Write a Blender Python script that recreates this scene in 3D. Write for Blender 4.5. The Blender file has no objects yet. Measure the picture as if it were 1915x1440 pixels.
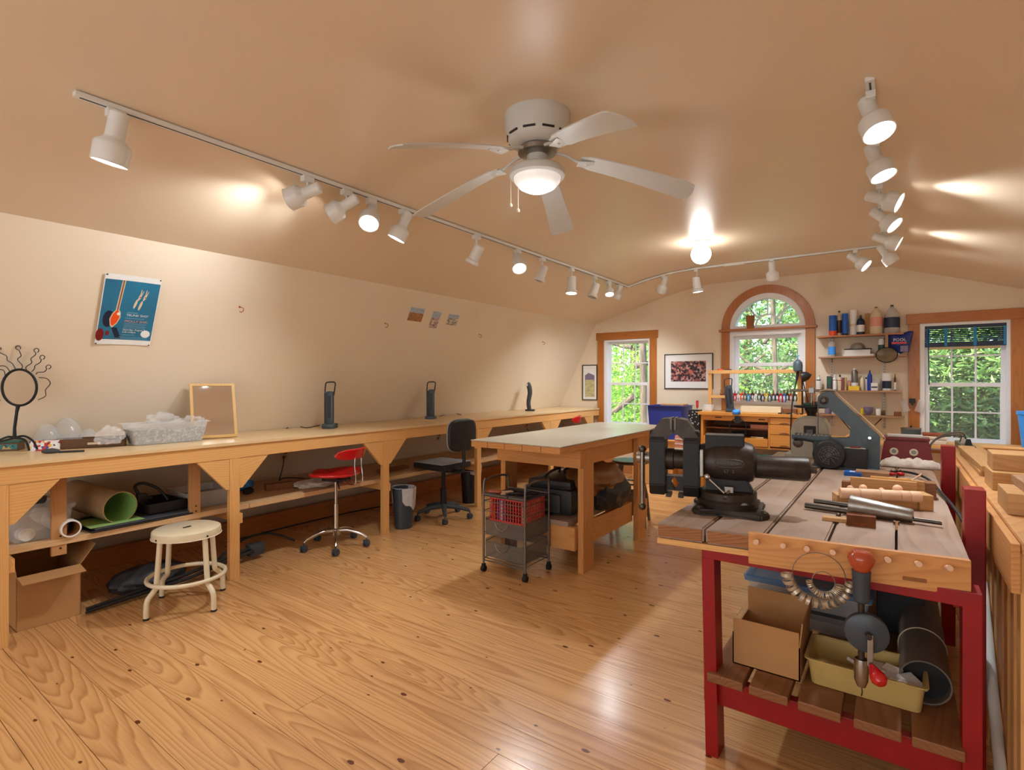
import bpy, bmesh, math, random
from mathutils import Matrix, Vector
random.seed(7)
R = math.radians
sc = bpy.context.scene
COL = sc.collection

# ---------------------------------------------------------------- camera
CAMZ, YAW, FL = 1.4, R(35.8), 1000.0
cd = bpy.data.cameras.new('camera'); cam = bpy.data.objects.new('camera', cd); COL.objects.link(cam)
cam.location = (0, 0, CAMZ); cam.rotation_euler = (R(90), 0, YAW)
cd.sensor_width = 36; cd.lens = 36*FL/1915; cd.shift_y = -7/1915; cd.clip_start = .05; cd.clip_end = 200
sc.camera = cam
sc.view_settings.view_transform = 'Standard'; sc.view_settings.look = 'None'
sc.view_settings.gamma = 1; sc.view_settings.use_curve_mapping = False
sc.view_settings.exposure = 0.2

# ---------------------------------------------------------------- world and sun
wd = bpy.data.worlds.new('world'); sc.world = wd; wd.use_nodes = True
wn = wd.node_tree; bg = wn.nodes['Background']
sky = wn.nodes.new('ShaderNodeTexSky'); sky.sky_type = 'NISHITA'; sky.sun_disc = False
sky.sun_elevation = R(50); sky.sun_rotation = R(200); sky.altitude = 300
wn.links.new(sky.outputs[0], bg.inputs[0]); bg.inputs[1].default_value = .6
sd = bpy.data.lights.new('sun', 'SUN'); sd.energy = 9; sd.angle = R(1.5); sd.color = (1, .95, .85)
sun = bpy.data.objects.new('sun', sd); COL.objects.link(sun); sun.rotation_euler = (R(48), 0, R(-25))
SPOT_W = 64.0
LAMPC = (.90, .96, 1.0)
al = bpy.data.lights.new('front_fill', 'AREA'); al.energy = 58; al.shape = 'RECTANGLE'; al.size = 4.6; al.size_y = 1.7; al.color = (.92, .97, 1.0)  # added fill light behind the camera, evens out the room; no source seen there
alo = bpy.data.objects.new('front_fill', al); COL.objects.link(alo); alo.location = (-1.26, -2.0, 1.35); alo.rotation_euler = (R(90), 0, 0)

# ---------------------------------------------------------------- photo-to-plane helpers (a pixel read off the photograph, put on a real plane)
_s, _c = math.sin(YAW), math.cos(YAW)
def ray(px, py):
    t = (px-957.5)/FL; u = (713-py)/FL
    return Vector((_c*t-_s, _s*t+_c, u))
O3 = Vector((0, 0, CAMZ))
def Z(px, py, z): r = ray(px, py); return O3 + r*((z-CAMZ)/r.z)
def YY(px, py, y): r = ray(px, py); return O3 + r*(y/r.y)
def XX(px, py, x): r = ray(px, py); return O3 + r*(x/r.x)
WX0, WZ0, WK = -3.874, 2.30, .4925          # sloped left wall: x = WX0 - (WZ0-z)*WK
def wallx(z): return WX0-(WZ0-z)*WK
WN = Vector((1, 0, -WK)).normalized()
def WL(px, py, off=0.0):                      # onto the sloped left wall
    r = ray(px, py); p0 = Vector((WX0, 0, WZ0))
    s = (p0-O3).dot(WN)/r.dot(WN); return O3 + r*s + WN*off

# ---------------------------------------------------------------- colours and materials
def lin(v): v /= 255; return v/12.92 if v <= .04045 else ((v+.055)/1.055)**2.4
def C(r, g, b): return (lin(r), lin(g), lin(b), 1)
def _new(name):
    m = bpy.data.materials.new(name); m.use_nodes = True
    nt = m.node_tree; return m, nt, nt.nodes['Principled BSDF']
def plain(name, col, rough=.5, metal=0, spec=.5, var=.06, scale=30, bump=0, coat=0, emit=None, es=1, alpha=1, trans=0, ior=1.45):
    m, nt, b = _new(name)
    b.inputs['Roughness'].default_value = rough; b.inputs['Metallic'].default_value = metal
    b.inputs['Specular IOR Level'].default_value = spec; b.inputs['Coat Weight'].default_value = coat
    b.inputs['Transmission Weight'].default_value = trans; b.inputs['IOR'].default_value = ior
    b.inputs['Alpha'].default_value = alpha
    if emit: b.inputs['Emission Color'].default_value = emit; b.inputs['Emission Strength'].default_value = es
    tc = nt.nodes.new('ShaderNodeTexCoord'); n = nt.nodes.new('ShaderNodeTexNoise'); n.inputs['Scale'].default_value = scale
    n.inputs['Detail'].default_value = 4
    nt.links.new(tc.outputs['Object'], n.inputs['Vector'])
    mr = nt.nodes.new('ShaderNodeMapRange'); mr.inputs[1].default_value = .3; mr.inputs[2].default_value = .7
    mr.inputs[3].default_value = 1-var; mr.inputs[4].default_value = 1+var
    nt.links.new(n.outputs[0], mr.inputs[0])
    vm = nt.nodes.new('ShaderNodeVectorMath'); vm.operation = 'SCALE'; vm.inputs[0].default_value = col[:3]
    nt.links.new(mr.outputs[0], vm.inputs['Scale']); nt.links.new(vm.outputs[0], b.inputs['Base Color'])
    if bump:
        bp = nt.nodes.new('ShaderNodeBump'); bp.inputs['Strength'].default_value = bump; bp.inputs['Distance'].default_value = .002
        nt.links.new(n.outputs[0], bp.inputs['Height']); nt.links.new(bp.outputs[0], b.inputs['Normal'])
    return m
def wood(name, lightc, darkc, axis='X', freq=55, rough=.45, contrast=1.0, knots=0.0, coat=0, spec=.4, wear=None, bump=.15, along=.35):
    """flat-sawn softwood: growth rings cut lengthwise, dark late wood edges, fine streaks and knots"""
    m, nt, b = _new(name); N = nt.nodes.new; L = nt.links.new
    b.inputs['Roughness'].default_value = rough; b.inputs['Coat Weight'].default_value = coat; b.inputs['Specular IOR Level'].default_value = spec
    b.inputs['Coat Roughness'].default_value = .18
    tc = N('ShaderNodeTexCoord'); oi = N('ShaderNodeObjectInfo')
    mp = N('ShaderNodeMapping')
    if axis == 'Y': mp.inputs['Rotation'].default_value = (0, 0, R(90))
    if axis == 'Z': mp.inputs['Rotation'].default_value = (0, R(90), 0)
    L(tc.outputs['Object'], mp.inputs['Vector'])
    off = N('ShaderNodeVectorMath'); off.operation = 'SCALE'; off.inputs[0].default_value = (37, .35, .21); L(oi.outputs['Random'], off.inputs['Scale'])
    ad = N('ShaderNodeVectorMath'); L(mp.outputs[0], ad.inputs[0]); L(off.outputs[0], ad.inputs[1])
    def noise(sx, sy, scale, det=2, w=0):
        q = N('ShaderNodeVectorMath'); q.operation = 'MULTIPLY'; q.inputs[1].default_value = (sx, sy, sy); L(ad.outputs[0], q.inputs[0])
        n = N('ShaderNodeTexNoise'); n.inputs['Scale'].default_value = scale; n.inputs['Detail'].default_value = det
        L(q.outputs[0], n.inputs['Vector']); return n
    def math_(op, a, c, v=None):
        n = N('ShaderNodeMath'); n.operation = op
        for k, x in enumerate((a, c)):
            if x is None: continue
            if isinstance(x, (int, float)): n.inputs[k].default_value = x
            else: L(x, n.inputs[k])
        if v is not None: n.inputs[2].default_value = v
        return n.outputs[0]
    sx = N('ShaderNodeSeparateXYZ'); L(mp.outputs[0], sx.inputs[0])
    n1 = noise(along*1.6, 6, 1.2, 2); n2 = noise(along, .6, 1.0, 1)
    u = math_('ADD', sx.outputs[1], math_('MULTIPLY', math_('SUBTRACT', n1.outputs[0], .5), .22))
    u = math_('ADD', u, math_('MULTIPLY', math_('SUBTRACT', oi.outputs['Random'], .5), .12))
    v = math_('ADD', sx.outputs[2], math_('MULTIPLY', math_('SUBTRACT', n2.outputs[0], .45), .55))
    r2 = math_('ADD', math_('MULTIPLY', u, u), math_('MULTIPLY', v, v))
    r = math_('SQRT', r2, None)
    ring = math_('FRACT', math_('MULTIPLY', r, freq), None)
    ramp = N('ShaderNodeValToRGB'); e = ramp.color_ramp.elements
    e[0].position = 0; e[0].color = (0, 0, 0, 1); e[1].position = .55; e[1].color = (.45, .45, .45, 1)
    x = e.new(.82); x.color = (1, 1, 1, 1); x = e.new(.97); x.color = (.05, .05, .05, 1)
    L(ring, ramp.inputs[0])
    st = noise(2.0, 60, 3, 3)
    f = math_('MULTIPLY', ramp.outputs[0], .55*contrast)
    f = math_('ADD', f, math_('MULTIPLY', math_('SUBTRACT', st.outputs[0], .5), .5*contrast))
    f = math_('ADD', f, math_('MULTIPLY', math_('SUBTRACT', oi.outputs['Random'], .5), .25*contrast))
    cl = N('ShaderNodeClamp'); L(f, cl.inputs[0])
    mx = N('ShaderNodeMix'); mx.data_type = 'RGBA'; mx.inputs[6].default_value = lightc; mx.inputs[7].default_value = darkc
    L(cl.outputs[0], mx.inputs[0]); out = mx.outputs[2]
    if knots:
        q = N('ShaderNodeVectorMath'); q.operation = 'MULTIPLY'; q.inputs[1].default_value = (.55, 1.1, .0); L(ad.outputs[0], q.inputs[0])
        vo = N('ShaderNodeTexVoronoi'); vo.voronoi_dimensions = '2D'; vo.inputs['Scale'].default_value = knots; L(q.outputs[0], vo.inputs['Vector'])
        kn = noise(2, 2, 20, 2)
        sp = N('ShaderNodeSeparateXYZ'); L(vo.outputs['Color'], sp.inputs[0])
        dd = math_('ADD', vo.outputs['Distance'], math_('ADD', math_('MULTIPLY', kn.outputs[0], .03), math_('MULTIPLY', sp.outputs[0], .05)))
        kr = N('ShaderNodeMapRange'); kr.inputs[1].default_value = .055; kr.inputs[2].default_value = .066; kr.inputs[3].default_value = 1; kr.inputs[4].default_value = 0
        L(dd, kr.inputs[0])
        m2 = N('ShaderNodeMix'); m2.data_type = 'RGBA'; m2.inputs[7].default_value = C(98, 48, 22); L(kr.outputs[0], m2.inputs[0]); L(out, m2.inputs[6]); out = m2.outputs[2]
    if wear:
        wnz = noise(1, 1, 3.0, 5); wr = N('ShaderNodeMapRange'); wr.inputs[1].default_value = .42; wr.inputs[2].default_value = .66
        L(wnz.outputs[0], wr.inputs[0])
        m3 = N('ShaderNodeMix'); m3.data_type = 'RGBA'; m3.inputs[7].default_value = wear; L(wr.outputs[0], m3.inputs[0]); L(out, m3.inputs[6]); out = m3.outputs[2]
    L(out, b.inputs['Base Color'])
    if bump:
        bp = N('ShaderNodeBump'); bp.inputs['Strength'].default_value = bump; bp.inputs['Distance'].default_value = .001
        L(cl.outputs[0], bp.inputs['Height']); L(bp.outputs[0], b.inputs['Normal'])
    return m
def ramp_noise(name, stops, scale, rough=.5, detail=6, kind='NOISE', stretch=(1, 1, 1), metal=0):
    m, nt, b = _new(name); N = nt.nodes.new; L = nt.links.new
    b.inputs['Roughness'].default_value = rough; b.inputs['Metallic'].default_value = metal
    tc = N('ShaderNodeTexCoord'); mp = N('ShaderNodeMapping'); mp.inputs['Scale'].default_value = stretch; L(tc.outputs['Object'], mp.inputs[0])
    if kind == 'NOISE':
        n = N('ShaderNodeTexNoise'); n.inputs['Detail'].default_value = detail; o = n.outputs[0]
    else:
        n = N('ShaderNodeTexVoronoi'); sp = N('ShaderNodeSeparateXYZ'); L(n.outputs['Color'], sp.inputs[0]); o = sp.outputs[0]
    n.inputs['Scale'].default_value = scale; L(mp.outputs[0], n.inputs['Vector'])
    rp = N('ShaderNodeValToRGB'); rp.color_ramp.interpolation = 'CONSTANT' if kind != 'NOISE' else 'LINEAR'
    e = rp.color_ramp.elements
    e[0].position, e[0].color = stops[0]; e[1].position, e[1].color = stops[-1]
    for p, c in stops[1:-1]: x = e.new(p); x.color = c
    L(o, rp.inputs[0]); L(rp.outputs[0], b.inputs['Base Color']); return m
def leafmat(name, cols, trans=.35):
    m, nt, b = _new(name); N = nt.nodes.new; L = nt.links.new
    g = N('ShaderNodeNewGeometry'); rp = N('ShaderNodeValToRGB'); e = rp.color_ramp.elements
    e[0].color = cols[0]; e[1].color = cols[-1]
    for k, c in enumerate(cols[1:-1]): x = e.new((k+1)/(len(cols)-1)); x.color = c
    L(g.outputs['Random Per Island'], rp.inputs[0]); L(rp.outputs[0], b.inputs['Base Color']); b.inputs['Roughness'].default_value = .45
    tr = N('ShaderNodeBsdfTranslucent'); L(rp.outputs[0], tr.inputs[0])
    mx = N('ShaderNodeMixShader'); mx.inputs[0].default_value = trans
    L(b.outputs[0], mx.inputs[1]); L(tr.outputs[0], mx.inputs[2]); L(mx.outputs[0], nt.nodes['Material Output'].inputs[0]); return m

M = dict(
 wall=plain('wall_paint', C(229, 213, 190), .55, var=.012, scale=2, spec=.3),
 ceil=plain('ceiling_paint', C(228, 208, 182), .36, var=.012, scale=1.5, spec=.6),
 floor=wood('pine_floor', C(216, 166, 110), C(160, 104, 58), 'X', 52, .27, 1.1, knots=4.4, coat=.25, spec=.5, bump=.2),
 sub=plain('dark_gap', C(60, 36, 20), .8),
 pinex=wood('pine_x', C(228, 176, 110), C(190, 126, 64), 'X', 60, .5, .7),
 piney=wood('pine_y', C(228, 176, 110), C(190, 126, 64), 'Y', 60, .5, .7),
 pinez=wood('pine_z', C(228, 176, 110), C(190, 126, 64), 'Z', 60, .5, .7),
 topy=wood('bench_top_wood', C(226, 196, 150), C(202, 164, 112), 'Y', 34, .35, .5, coat=.15),
 shelfw=wood('dusty_shelf_wood', C(214, 176, 130), C(176, 134, 92), 'Y', 40, .55, .6),
 fir=wood('fir_y', C(214, 154, 92), C(166, 104, 54), 'Y', 60, .45, .8),
 firx=wood('fir_x', C(214, 154, 92), C(166, 104, 54), 'X', 60, .45, .8),
 firz=wood('fir_z', C(214, 154, 92), C(166, 104, 54), 'Z', 60, .45, .8),
 worn=wood('worn_plank', C(164, 136, 116), C(112, 84, 68), 'Y', 46, .5, .9, wear=C(172, 152, 138)),
 endg=wood('end_grain', C(168, 112, 66), C(104, 62, 32), 'X', 90, .6, 1.0), gauge=plain('dull_brass_steel', C(196, 184, 164), .35, .55, var=.15),
 wornx=wood('worn_board', C(170, 130, 96), C(118, 80, 52), 'X', 46, .5, .8),
 dkwood=wood('dark_plank', C(140, 92, 56), C(92, 56, 32), 'Y', 50, .5, .8),
 trim=wood('stained_trim', C(180, 112, 50), C(134, 76, 28), 'Z', 60, .35, .7, coat=.2),
 trimx=wood('stained_trim_x', C(180, 112, 50), C(134, 76, 28), 'X', 60, .35, .7, coat=.2),
 base=wood('stained_baseboard', C(180, 112, 58), C(128, 72, 34), 'Y', 50, .45, .7),
 basex=wood('stained_baseboard_x', C(196, 130, 72), C(146, 88, 44), 'X', 50, .45, .7),
 honey=wood('honey_maple', C(222, 152, 68), C(190, 116, 44), 'X', 30, .4, .5, coat=.2),
 block=wood('oiled_block', C(196, 150, 98), C(150, 104, 60), 'X', 60, .45, .7),
 blocky=wood('oiled_block_y', C(196, 150, 98), C(150, 104, 60), 'Y', 60, .45, .7),
 ledge=wood('ledge_cap', C(206, 154, 100), C(160, 108, 64), 'Y', 60, .4, .7, coat=.15),
 vinyl=plain('white_vinyl', C(236, 238, 242), .35, var=.01),
 white=plain('white_enamel', C(226, 228, 226), .35, var=.015),
 fan=plain('fan_white', C(205, 206, 202), .35, var=.015),
 red=plain('red_paint', C(146, 6, 12), .4, var=.12, scale=9, bump=.1),
 redp=plain('red_plastic', C(190, 16, 24), .25, var=.03, coat=.5),
 crate=plain('red_crate', C(196, 70, 66), .45, var=.05),
 black=plain('black_plastic', C(34, 34, 36), .45, var=.1),
 blk2=plain('black_rubber', C(24, 24, 25), .6, var=.1),
 char=plain('charcoal', C(62, 66, 72), .55, var=.08, scale=80, bump=.1),
 greyf=plain('grey_fabric', C(150, 152, 156), .9, var=.15, scale=140, bump=.4),
 navyp=plain('slate_plastic', C(58, 68, 78), .35, var=.04),
 bluegrey=plain('slate_enamel', C(76, 92, 100), .4, var=.08, scale=12),
 chrome=plain('chrome', C(205, 205, 205), .16, 1, var=.03),
 steel=plain('brushed_steel', C(150, 146, 140), .35, 1, var=.12, scale=40),
 steeld=plain('dark_steel', C(92, 86, 80), .42, 1, var=.2, scale=30),
 iron=plain('cast_iron', C(62, 54, 48), .42, .55, var=.25, scale=25, bump=.3),
 ironb=plain('black_iron', C(30, 31, 33), .45, .3, var=.25, scale=25, bump=.3),
 pewter=plain('pewter_tube', C(120, 116, 112), .35, .7, var=.05),
 mesh=plain('wire_mesh', C(130, 127, 123), .5, .3, var=.2, scale=400, alpha=.42),
 cream=plain('cream_enamel', C(226, 214, 184), .35, var=.02, coat=.2),
 creamg=plain('cream_machine', C(176, 172, 156), .4, var=.06),
 mirror=plain('mirror', (.9, .9, .9, 1), .03, 1, var=0),
 gold=wood('gilt_frame', C(206, 164, 96), C(170, 124, 62), 'Z', 60, .4, .5),
 card=plain('cardboard', C(186, 138, 88), .8, var=.05, scale=6),
 carddk=plain('cardboard_inside', C(150, 104, 62), .85, var=.05, scale=6),
 clear=plain('clear_plastic', C(232, 234, 236), .15, alpha=.27, var=.02, spec=.6),
 cleard=plain('cloudy_plastic', C(205, 200, 195), .3, alpha=.55, var=.04),
 liner=plain('bin_liner', C(235, 238, 240), .4, alpha=.62, var=.08, scale=20),
 bag=plain('plastic_bag', C(238, 238, 240), .2, alpha=.24, var=.05, spec=.8),
 glass=plain('window_glass', (1, 1, 1, 1), 0.0, alpha=.06, var=0, spec=.5),
 ambr=plain('amber_plastic', C(206, 178, 110), .3, alpha=.8, var=.1, scale=8),
 bulb=plain('lamp_face', (1, 1, 1, 1), .5, emit=(1, .97, .92, 1), es=14, var=0),
 globe=plain('lit_globe', (1, 1, 1, 1), .5, emit=(1, .97, .93, 1), es=28, var=0),
 dim=plain('dim_bowl', C(235, 235, 232), .35, emit=(1, .98, .94, 1), es=.35, var=0),
 paper=plain('paper', C(232, 232, 230), .7, var=.02),
 brownp=plain('brown_paper', C(146, 92, 50), .7, var=.1),
 navy=plain('navy', C(22, 36, 62), .4, var=.05), blue=plain('blue_plastic', C(48, 62, 150), .4, var=.05),
 bblue=plain('bright_blue', C(20, 96, 190), .4, var=.05), lblue=plain('pale_blue', C(66, 156, 250), .4, var=.03),
 teal=plain('tape_blue', C(30, 130, 190), .6, var=.05), lid=plain('blue_lid', C(92, 124, 160), .35, var=.04),
 orange=plain('orange', C(236, 84, 30), .4), yellow=plain('yellow', C(232, 196, 50), .5), green=plain('green', C(40, 88, 72), .5),
 pink=plain('pink', C(214, 150, 130), .6), tan=plain('tan_plastic', C(214, 196, 166), .4), brown=plain('brown_glass', C(92, 58, 34), .3),
 purple=plain('purple_grey', C(120, 112, 140), .35), dred=plain('oxblood', C(120, 16, 26), .35, var=.05, coat=.3),
 knob=plain('lacquered_red_wood', C(176, 74, 44), .25, var=.12, coat=.5), dowel=plain('dowel', C(226, 184, 150), .55, var=.04),
 cloth=plain('white_towel', C(222, 212, 200), .95, var=.1, scale=120, bump=.8), dcloth=plain('dark_cloth', C(70, 74, 82), .95, var=.1, scale=90, bump=.4),
 leather=plain('brown_jacket', C(126, 82, 38), .45, var=.2, scale=14, bump=.4), nylon=plain('black_nylon', C(38, 38, 40), .5, var=.2, scale=60, bump=.3),
 coil=plain('loose_trinkets', C(150, 148, 146), .4, .5, var=.5, scale=60), wicker=plain('tabletop_grey', C(186, 172, 152), .42, var=.06, scale=5),
 steelblue=plain('zinc_top', C(186, 178, 160), .3, .1, var=.06, scale=3),
)
# ---------------------------------------------------------------- mesh builder
def basis(d):
    d = Vector(d).normalized(); a = Vector((0, 0, 1)) if abs(d.z) < .9 else Vector((1, 0, 0))
    x = a.cross(d).normalized(); return x, d.cross(x), d
class MB:
    def __init__(s, T=None): s.bm = bmesh.new(); s.T = T or Matrix()
    def _v(s, co): return s.bm.verts.new(s.T @ Vector(co))
    def box(s, x0, y0, z0, x1, y1, z1, bev=0, T=None):
        c = Matrix.Translation(((x0+x1)/2, (y0+y1)/2, (z0+z1)/2)) @ Matrix.Diagonal((abs(x1-x0), abs(y1-y0), abs(z1-z0), 1))
        r = bmesh.ops.create_cube(s.bm, size=1, matrix=s.T @ (T or Matrix()) @ c)
        if bev:
            es = list({e for v in r['verts'] for e in v.link_edges})
            bmesh.ops.bevel(s.bm, geom=es, offset=bev, segments=2, affect='EDGES', profile=.6)
        return s
    def prism(s, pts, h0, h1, T=None, plane='XZ'):
        T = T or Matrix()
        f = {'XZ': lambda p, h: (p[0], h, p[1]), 'XY': lambda p, h: (p[0], p[1], h), 'YZ': lambda p, h: (h, p[0], p[1])}[plane]
        a = [s._v(T @ Vector(f(p, h0))) for p in pts]; b = [s._v(T @ Vector(f(p, h1))) for p in pts]
        s.bm.faces.new(a); s.bm.faces.new(b[::-1]); n = len(a)
        for i in range(n): s.bm.faces.new((a[i], b[i], b[(i+1) % n], a[(i+1) % n]))
        return s
    def hexa(s, lo, hi):          # 4 bottom points, 4 top points
        a = [s._v(p) for p in lo]; b = [s._v(p) for p in hi]
        s.bm.faces.new(a[::-1]); s.bm.faces.new(b)
        for i in range(4): s.bm.faces.new((a[i], a[(i+1) % 4], b[(i+1) % 4], b[i]))
        return s
    def ring(s, c, x, y, r, n): return [s._v(c + x*(math.cos(2*math.pi*i/n)*r) + y*(math.sin(2*math.pi*i/n)*r)) for i in range(n)]
    def skin(s, rs, caps=True, closed=False):
        n = len(rs[0])
        pr = list(zip(rs, rs[1:])) + ([(rs[-1], rs[0])] if closed else [])
        for a, b in pr:
            for i in range(n): s.bm.faces.new((a[i], a[(i+1) % n], b[(i+1) % n], b[i]))
        if caps and not closed: s.bm.faces.new(rs[0][::-1]); s.bm.faces.new(rs[-1])
        return s
    def cyl(s, p0, p1, r0, r1=None, n=16, caps=True):
        p0, p1 = Vector(p0), Vector(p1); r1 = r0 if r1 is None else r1
        x, y, _ = basis(p1-p0); return s.skin([s.ring(p0, x, y, r0, n), s.ring(p1, x, y, r1, n)], caps)
    def tube(s, pts, r, n=8, closed=False, caps=True):
        P = [Vector(p) for p in pts]; m = len(P); rs = []; px = None
        for i in range(m):
            if closed: d = (P[(i+1) % m]-P[i-1])
            else: d = P[min(i+1, m-1)]-P[max(i-1, 0)]
            d.normalize()
            if px is None: px = basis(d)[0]
            px = (px - d*px.dot(d)).normalized(); rr = r[i] if isinstance(r, (list, tuple)) else r
            rs.append(s.ring(P[i], px, d.cross(px), rr, n))
        return s.skin(rs, caps, closed)
    def lathe(s, prof, c=(0, 0, 0), axis=(0, 0, 1), n=24, caps=True, sy=1.0):
        x, y, d = basis(axis); c = Vector(c)
        rs = []
        for r, h in prof:
            rs.append([s._v(c + d*h + x*(math.cos(2*math.pi*i/n)*max(r, 1e-4)) + y*(math.sin(2*math.pi*i/n)*max(r, 1e-4)*sy)) for i in range(n)])
        return s.skin(rs, caps)
    def sph(s, c, r, n=14):
        r = (r, r, r) if isinstance(r, (int, float)) else r
        bmesh.ops.create_uvsphere(s.bm, u_segments=n, v_segments=max(6, n*2//3), radius=1, matrix=s.T @ Matrix.Translation(c) @ Matrix.Diagonal((*r, 1))); return s
    def quad(s, a, b, c, d): s.bm.faces.new([s._v(p) for p in (a, b, c, d)]); return s
    def grid(s, f, nu, nv):
        g = [[s._v(f(i/nu, j/nv)) for j in range(nv+1)] for i in range(nu+1)]
        for i in range(nu):
            for j in range(nv): s.bm.faces.new((g[i][j], g[i+1][j], g[i+1][j+1], g[i][j+1]))
        return s
    def text(s, body, size, T, depth=.0006, align='LEFT'):
        cu = bpy.data.curves.new('t', 'FONT'); cu.body = body; cu.size = size; cu.extrude = depth; cu.align_x = align; cu.resolution_u = 2
        o = bpy.data.objects.new('t', cu); COL.objects.link(o)
        me = bpy.data.meshes.new_from_object(o.evaluated_get(bpy.context.evaluated_depsgraph_get()))
        me.transform(s.T @ T); s.bm.from_mesh(me); bpy.data.objects.remove(o); bpy.data.curves.remove(cu); bpy.data.meshes.remove(me); return s
INV = {}
def part(name, mb, mat, parent=None, smooth=False, label=None, kind=None, solid=0):
    me = bpy.data.meshes.new(name); bmesh.ops.recalc_face_normals(mb.bm, faces=mb.bm.faces); mb.bm.to_mesh(me); mb.bm.free()
    if parent is not None and parent.name in INV: me.transform(INV[parent.name])
    me.materials.append(M[mat] if isinstance(mat, str) else mat)
    if smooth:
        me.polygons.foreach_set('use_smooth', [True]*len(me.polygons))
        try: me.set_sharp_from_angle(angle=R(38))
        except Exception: pass
    o = bpy.data.objects.new(name, me); COL.objects.link(o)
    if parent is not None:
        o.parent = parent
        if parent.name in INV: INV[o.name] = INV[parent.name]
    if label: o['label'] = label
    if kind: o['kind'] = kind
    if solid:
        md = o.modifiers.new('thick', 'SOLIDIFY'); md.thickness = solid; md.offset = 0
    return o
def thing(name, label, cat, loc=(0, 0, 0), rz=0, group=None, world=False, kind=None):
    o = bpy.data.objects.new(name, None); COL.objects.link(o); o.empty_display_size = .05
    o.location = loc; o.rotation_euler = (0, 0, rz)
    if world: INV[o.name] = (Matrix.Translation(loc) @ Matrix.Rotation(rz, 4, 'Z')).inverted()
    if label: o['label'] = label
    if cat: o['category'] = cat
    if group: o['group'] = group
    if kind: o['kind'] = kind
    return o
def solo(name, mb, mat, label, cat, loc=None, group=None, smooth=False, kind=None, solid=0):
    """a thing that is one mesh, built in world coordinates, origin moved to its base"""
    if loc is None:
        vs = [v.co for v in mb.bm.verts]; loc = Vector((sum(v.x for v in vs)/len(vs), sum(v.y for v in vs)/len(vs), min(v.z for v in vs)))
    for v in mb.bm.verts: v.co -= Vector(loc)
    o = part(name, mb, mat, None, smooth, label, kind, solid); o.location = loc; o['category'] = cat
    if group: o['group'] = group
    return o
def struct(name, mb, mat, label=None, smooth=False):
    o = part(name, mb, mat, None, smooth); o['kind'] = 'structure'
    if label: o['label'] = label
    return o
def copy_tree(o, loc=None, rz=None, label=None, par=None):
    c = o.copy(); COL.objects.link(c); c.parent = par
    if loc is not None: c.location = loc
    if rz is not None: c.rotation_euler = (0, 0, rz)
    if label: c['label'] = label
    for ch in list(o.children): copy_tree(ch, par=c)
    return c
def arc(c, r, a0, a1, n, plane='XZ'):
    o = []
    for i in range(n+1):
        a = R(a0+(a1-a0)*i/n); u, v = r*math.cos(a), r*math.sin(a)
        o.append(Vector((c[0]+u, c[1], c[2]+v)) if plane == 'XZ' else Vector((c[0]+u, c[1]+v, c[2])) if plane == 'XY' else Vector((c[0], c[1]+u, c[2]+v)))
    return o
def smoothpath(P, k=6):
    P = [Vector(p) for p in P]; out = []
    for i in range(len(P)-1):
        a = P[max(i-1, 0)]; b = P[i]; c = P[i+1]; d = P[min(i+2, len(P)-1)]
        for j in range(k):
            t = j/k; out.append(.5*((2*b)+(c-a)*t+(2*a-5*b+4*c-d)*t*t+(3*b-a-3*c+d)*t**3))
    out.append(P[-1]); return out
def lamp(name, kind, loc, energy, parent=None, color=LAMPC, **k):
    l = bpy.data.lights.new(name, kind); l.energy = energy; l.color = color
    for a, v in k.items(): setattr(l, a, v)
    o = bpy.data.objects.new(name, l); COL.objects.link(o); o.location = loc
    if parent: o.parent = parent
    return o

# ================================================================ ROOM SHELL
YW, YB = 7.63, -2.2
CR = Vector((WX0, 0, WZ0)); FZ = 2.75; FX0, FX1 = -2.36, -.12
RX1, RZ1 = 1.354, 2.262
fl = struct('floor', MB().box(-5.05, YB, -.06, 2.6, YW+.1, -.021), 'sub', 'wide knotty pine floorboards laid across the room')
y = YB; rw = random.Random(3)
while y < YW:
    w = rw.choice((.115, .13, .145, .155, .165)); w = min(w, YW-y)
    if w < .03: break
    xs = [-5.05]
    xs += sorted(rw.uniform(-4.3, 2.0) for _ in range(rw.choice((1, 1, 2)))); xs.append(2.6)
    for a, b in zip(xs, xs[1:]):
        if b-a < .3: continue
        hx, hy = (b-a)/2-.0008, w/2-.0011
        o = part('plank', MB().box(-hx, -hy, -.02, hx, hy, rw.uniform(-.0006, .0004)), 'floor', fl); o.location = ((a+b)/2, y+w/2, 0)
    y += w
# walls: left slope, right slope, front, and the gable wall with three openings
def slab(pts, h, name, mat, label=None):
    m = MB(); m.prism(pts, YB-.1, YW+.1, plane='XZ'); return struct(name, m, mat, label)
slab([(wallx(0), 0), (WX0, WZ0), (WX0-.12, WZ0+.06), (wallx(0)-.15, 0)], 0, 'wall_left', 'wall', 'sloped cream wall behind the long bench')
rk = .4925; rfx = RX1+RZ1*rk
slab([(rfx, 0), (RX1, RZ1), (RX1+.12, RZ1+.06), (rfx+.15, 0)], 0, 'wall_right', 'wall')
def cz(x):
    a, s1 = .42, (FZ-WZ0)/(FX0-WX0)
    if x < FX0-a: return WZ0+(x-WX0)*s1
    if x < FX0+a: u = (x-(FX0-a)); return WZ0+(FX0-a-WX0)*s1+s1*u-s1*u*u/(4*a)
    if x > FX1: return FZ-(x-FX1)*(FZ-RZ1)/(RX1-FX1)
    return FZ
cx_ = [WX0, -3.4, FX0-.42]+[FX0-.42+.84*i/12 for i in range(1, 13)]+[-1.0, FX1, RX1]
m = MB(); m.prism([(x, cz(x)) for x in cx_]+[(RX1+.12, RZ1+.12), (FX1, FZ+.12), (FX0, FZ+.12), (WX0-.12, WZ0+.12)], YB-.1, YW+.1)
struct('ceiling', m, 'ceil', 'glossy cream ceiling sloping down on both sides', smooth=True)
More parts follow.
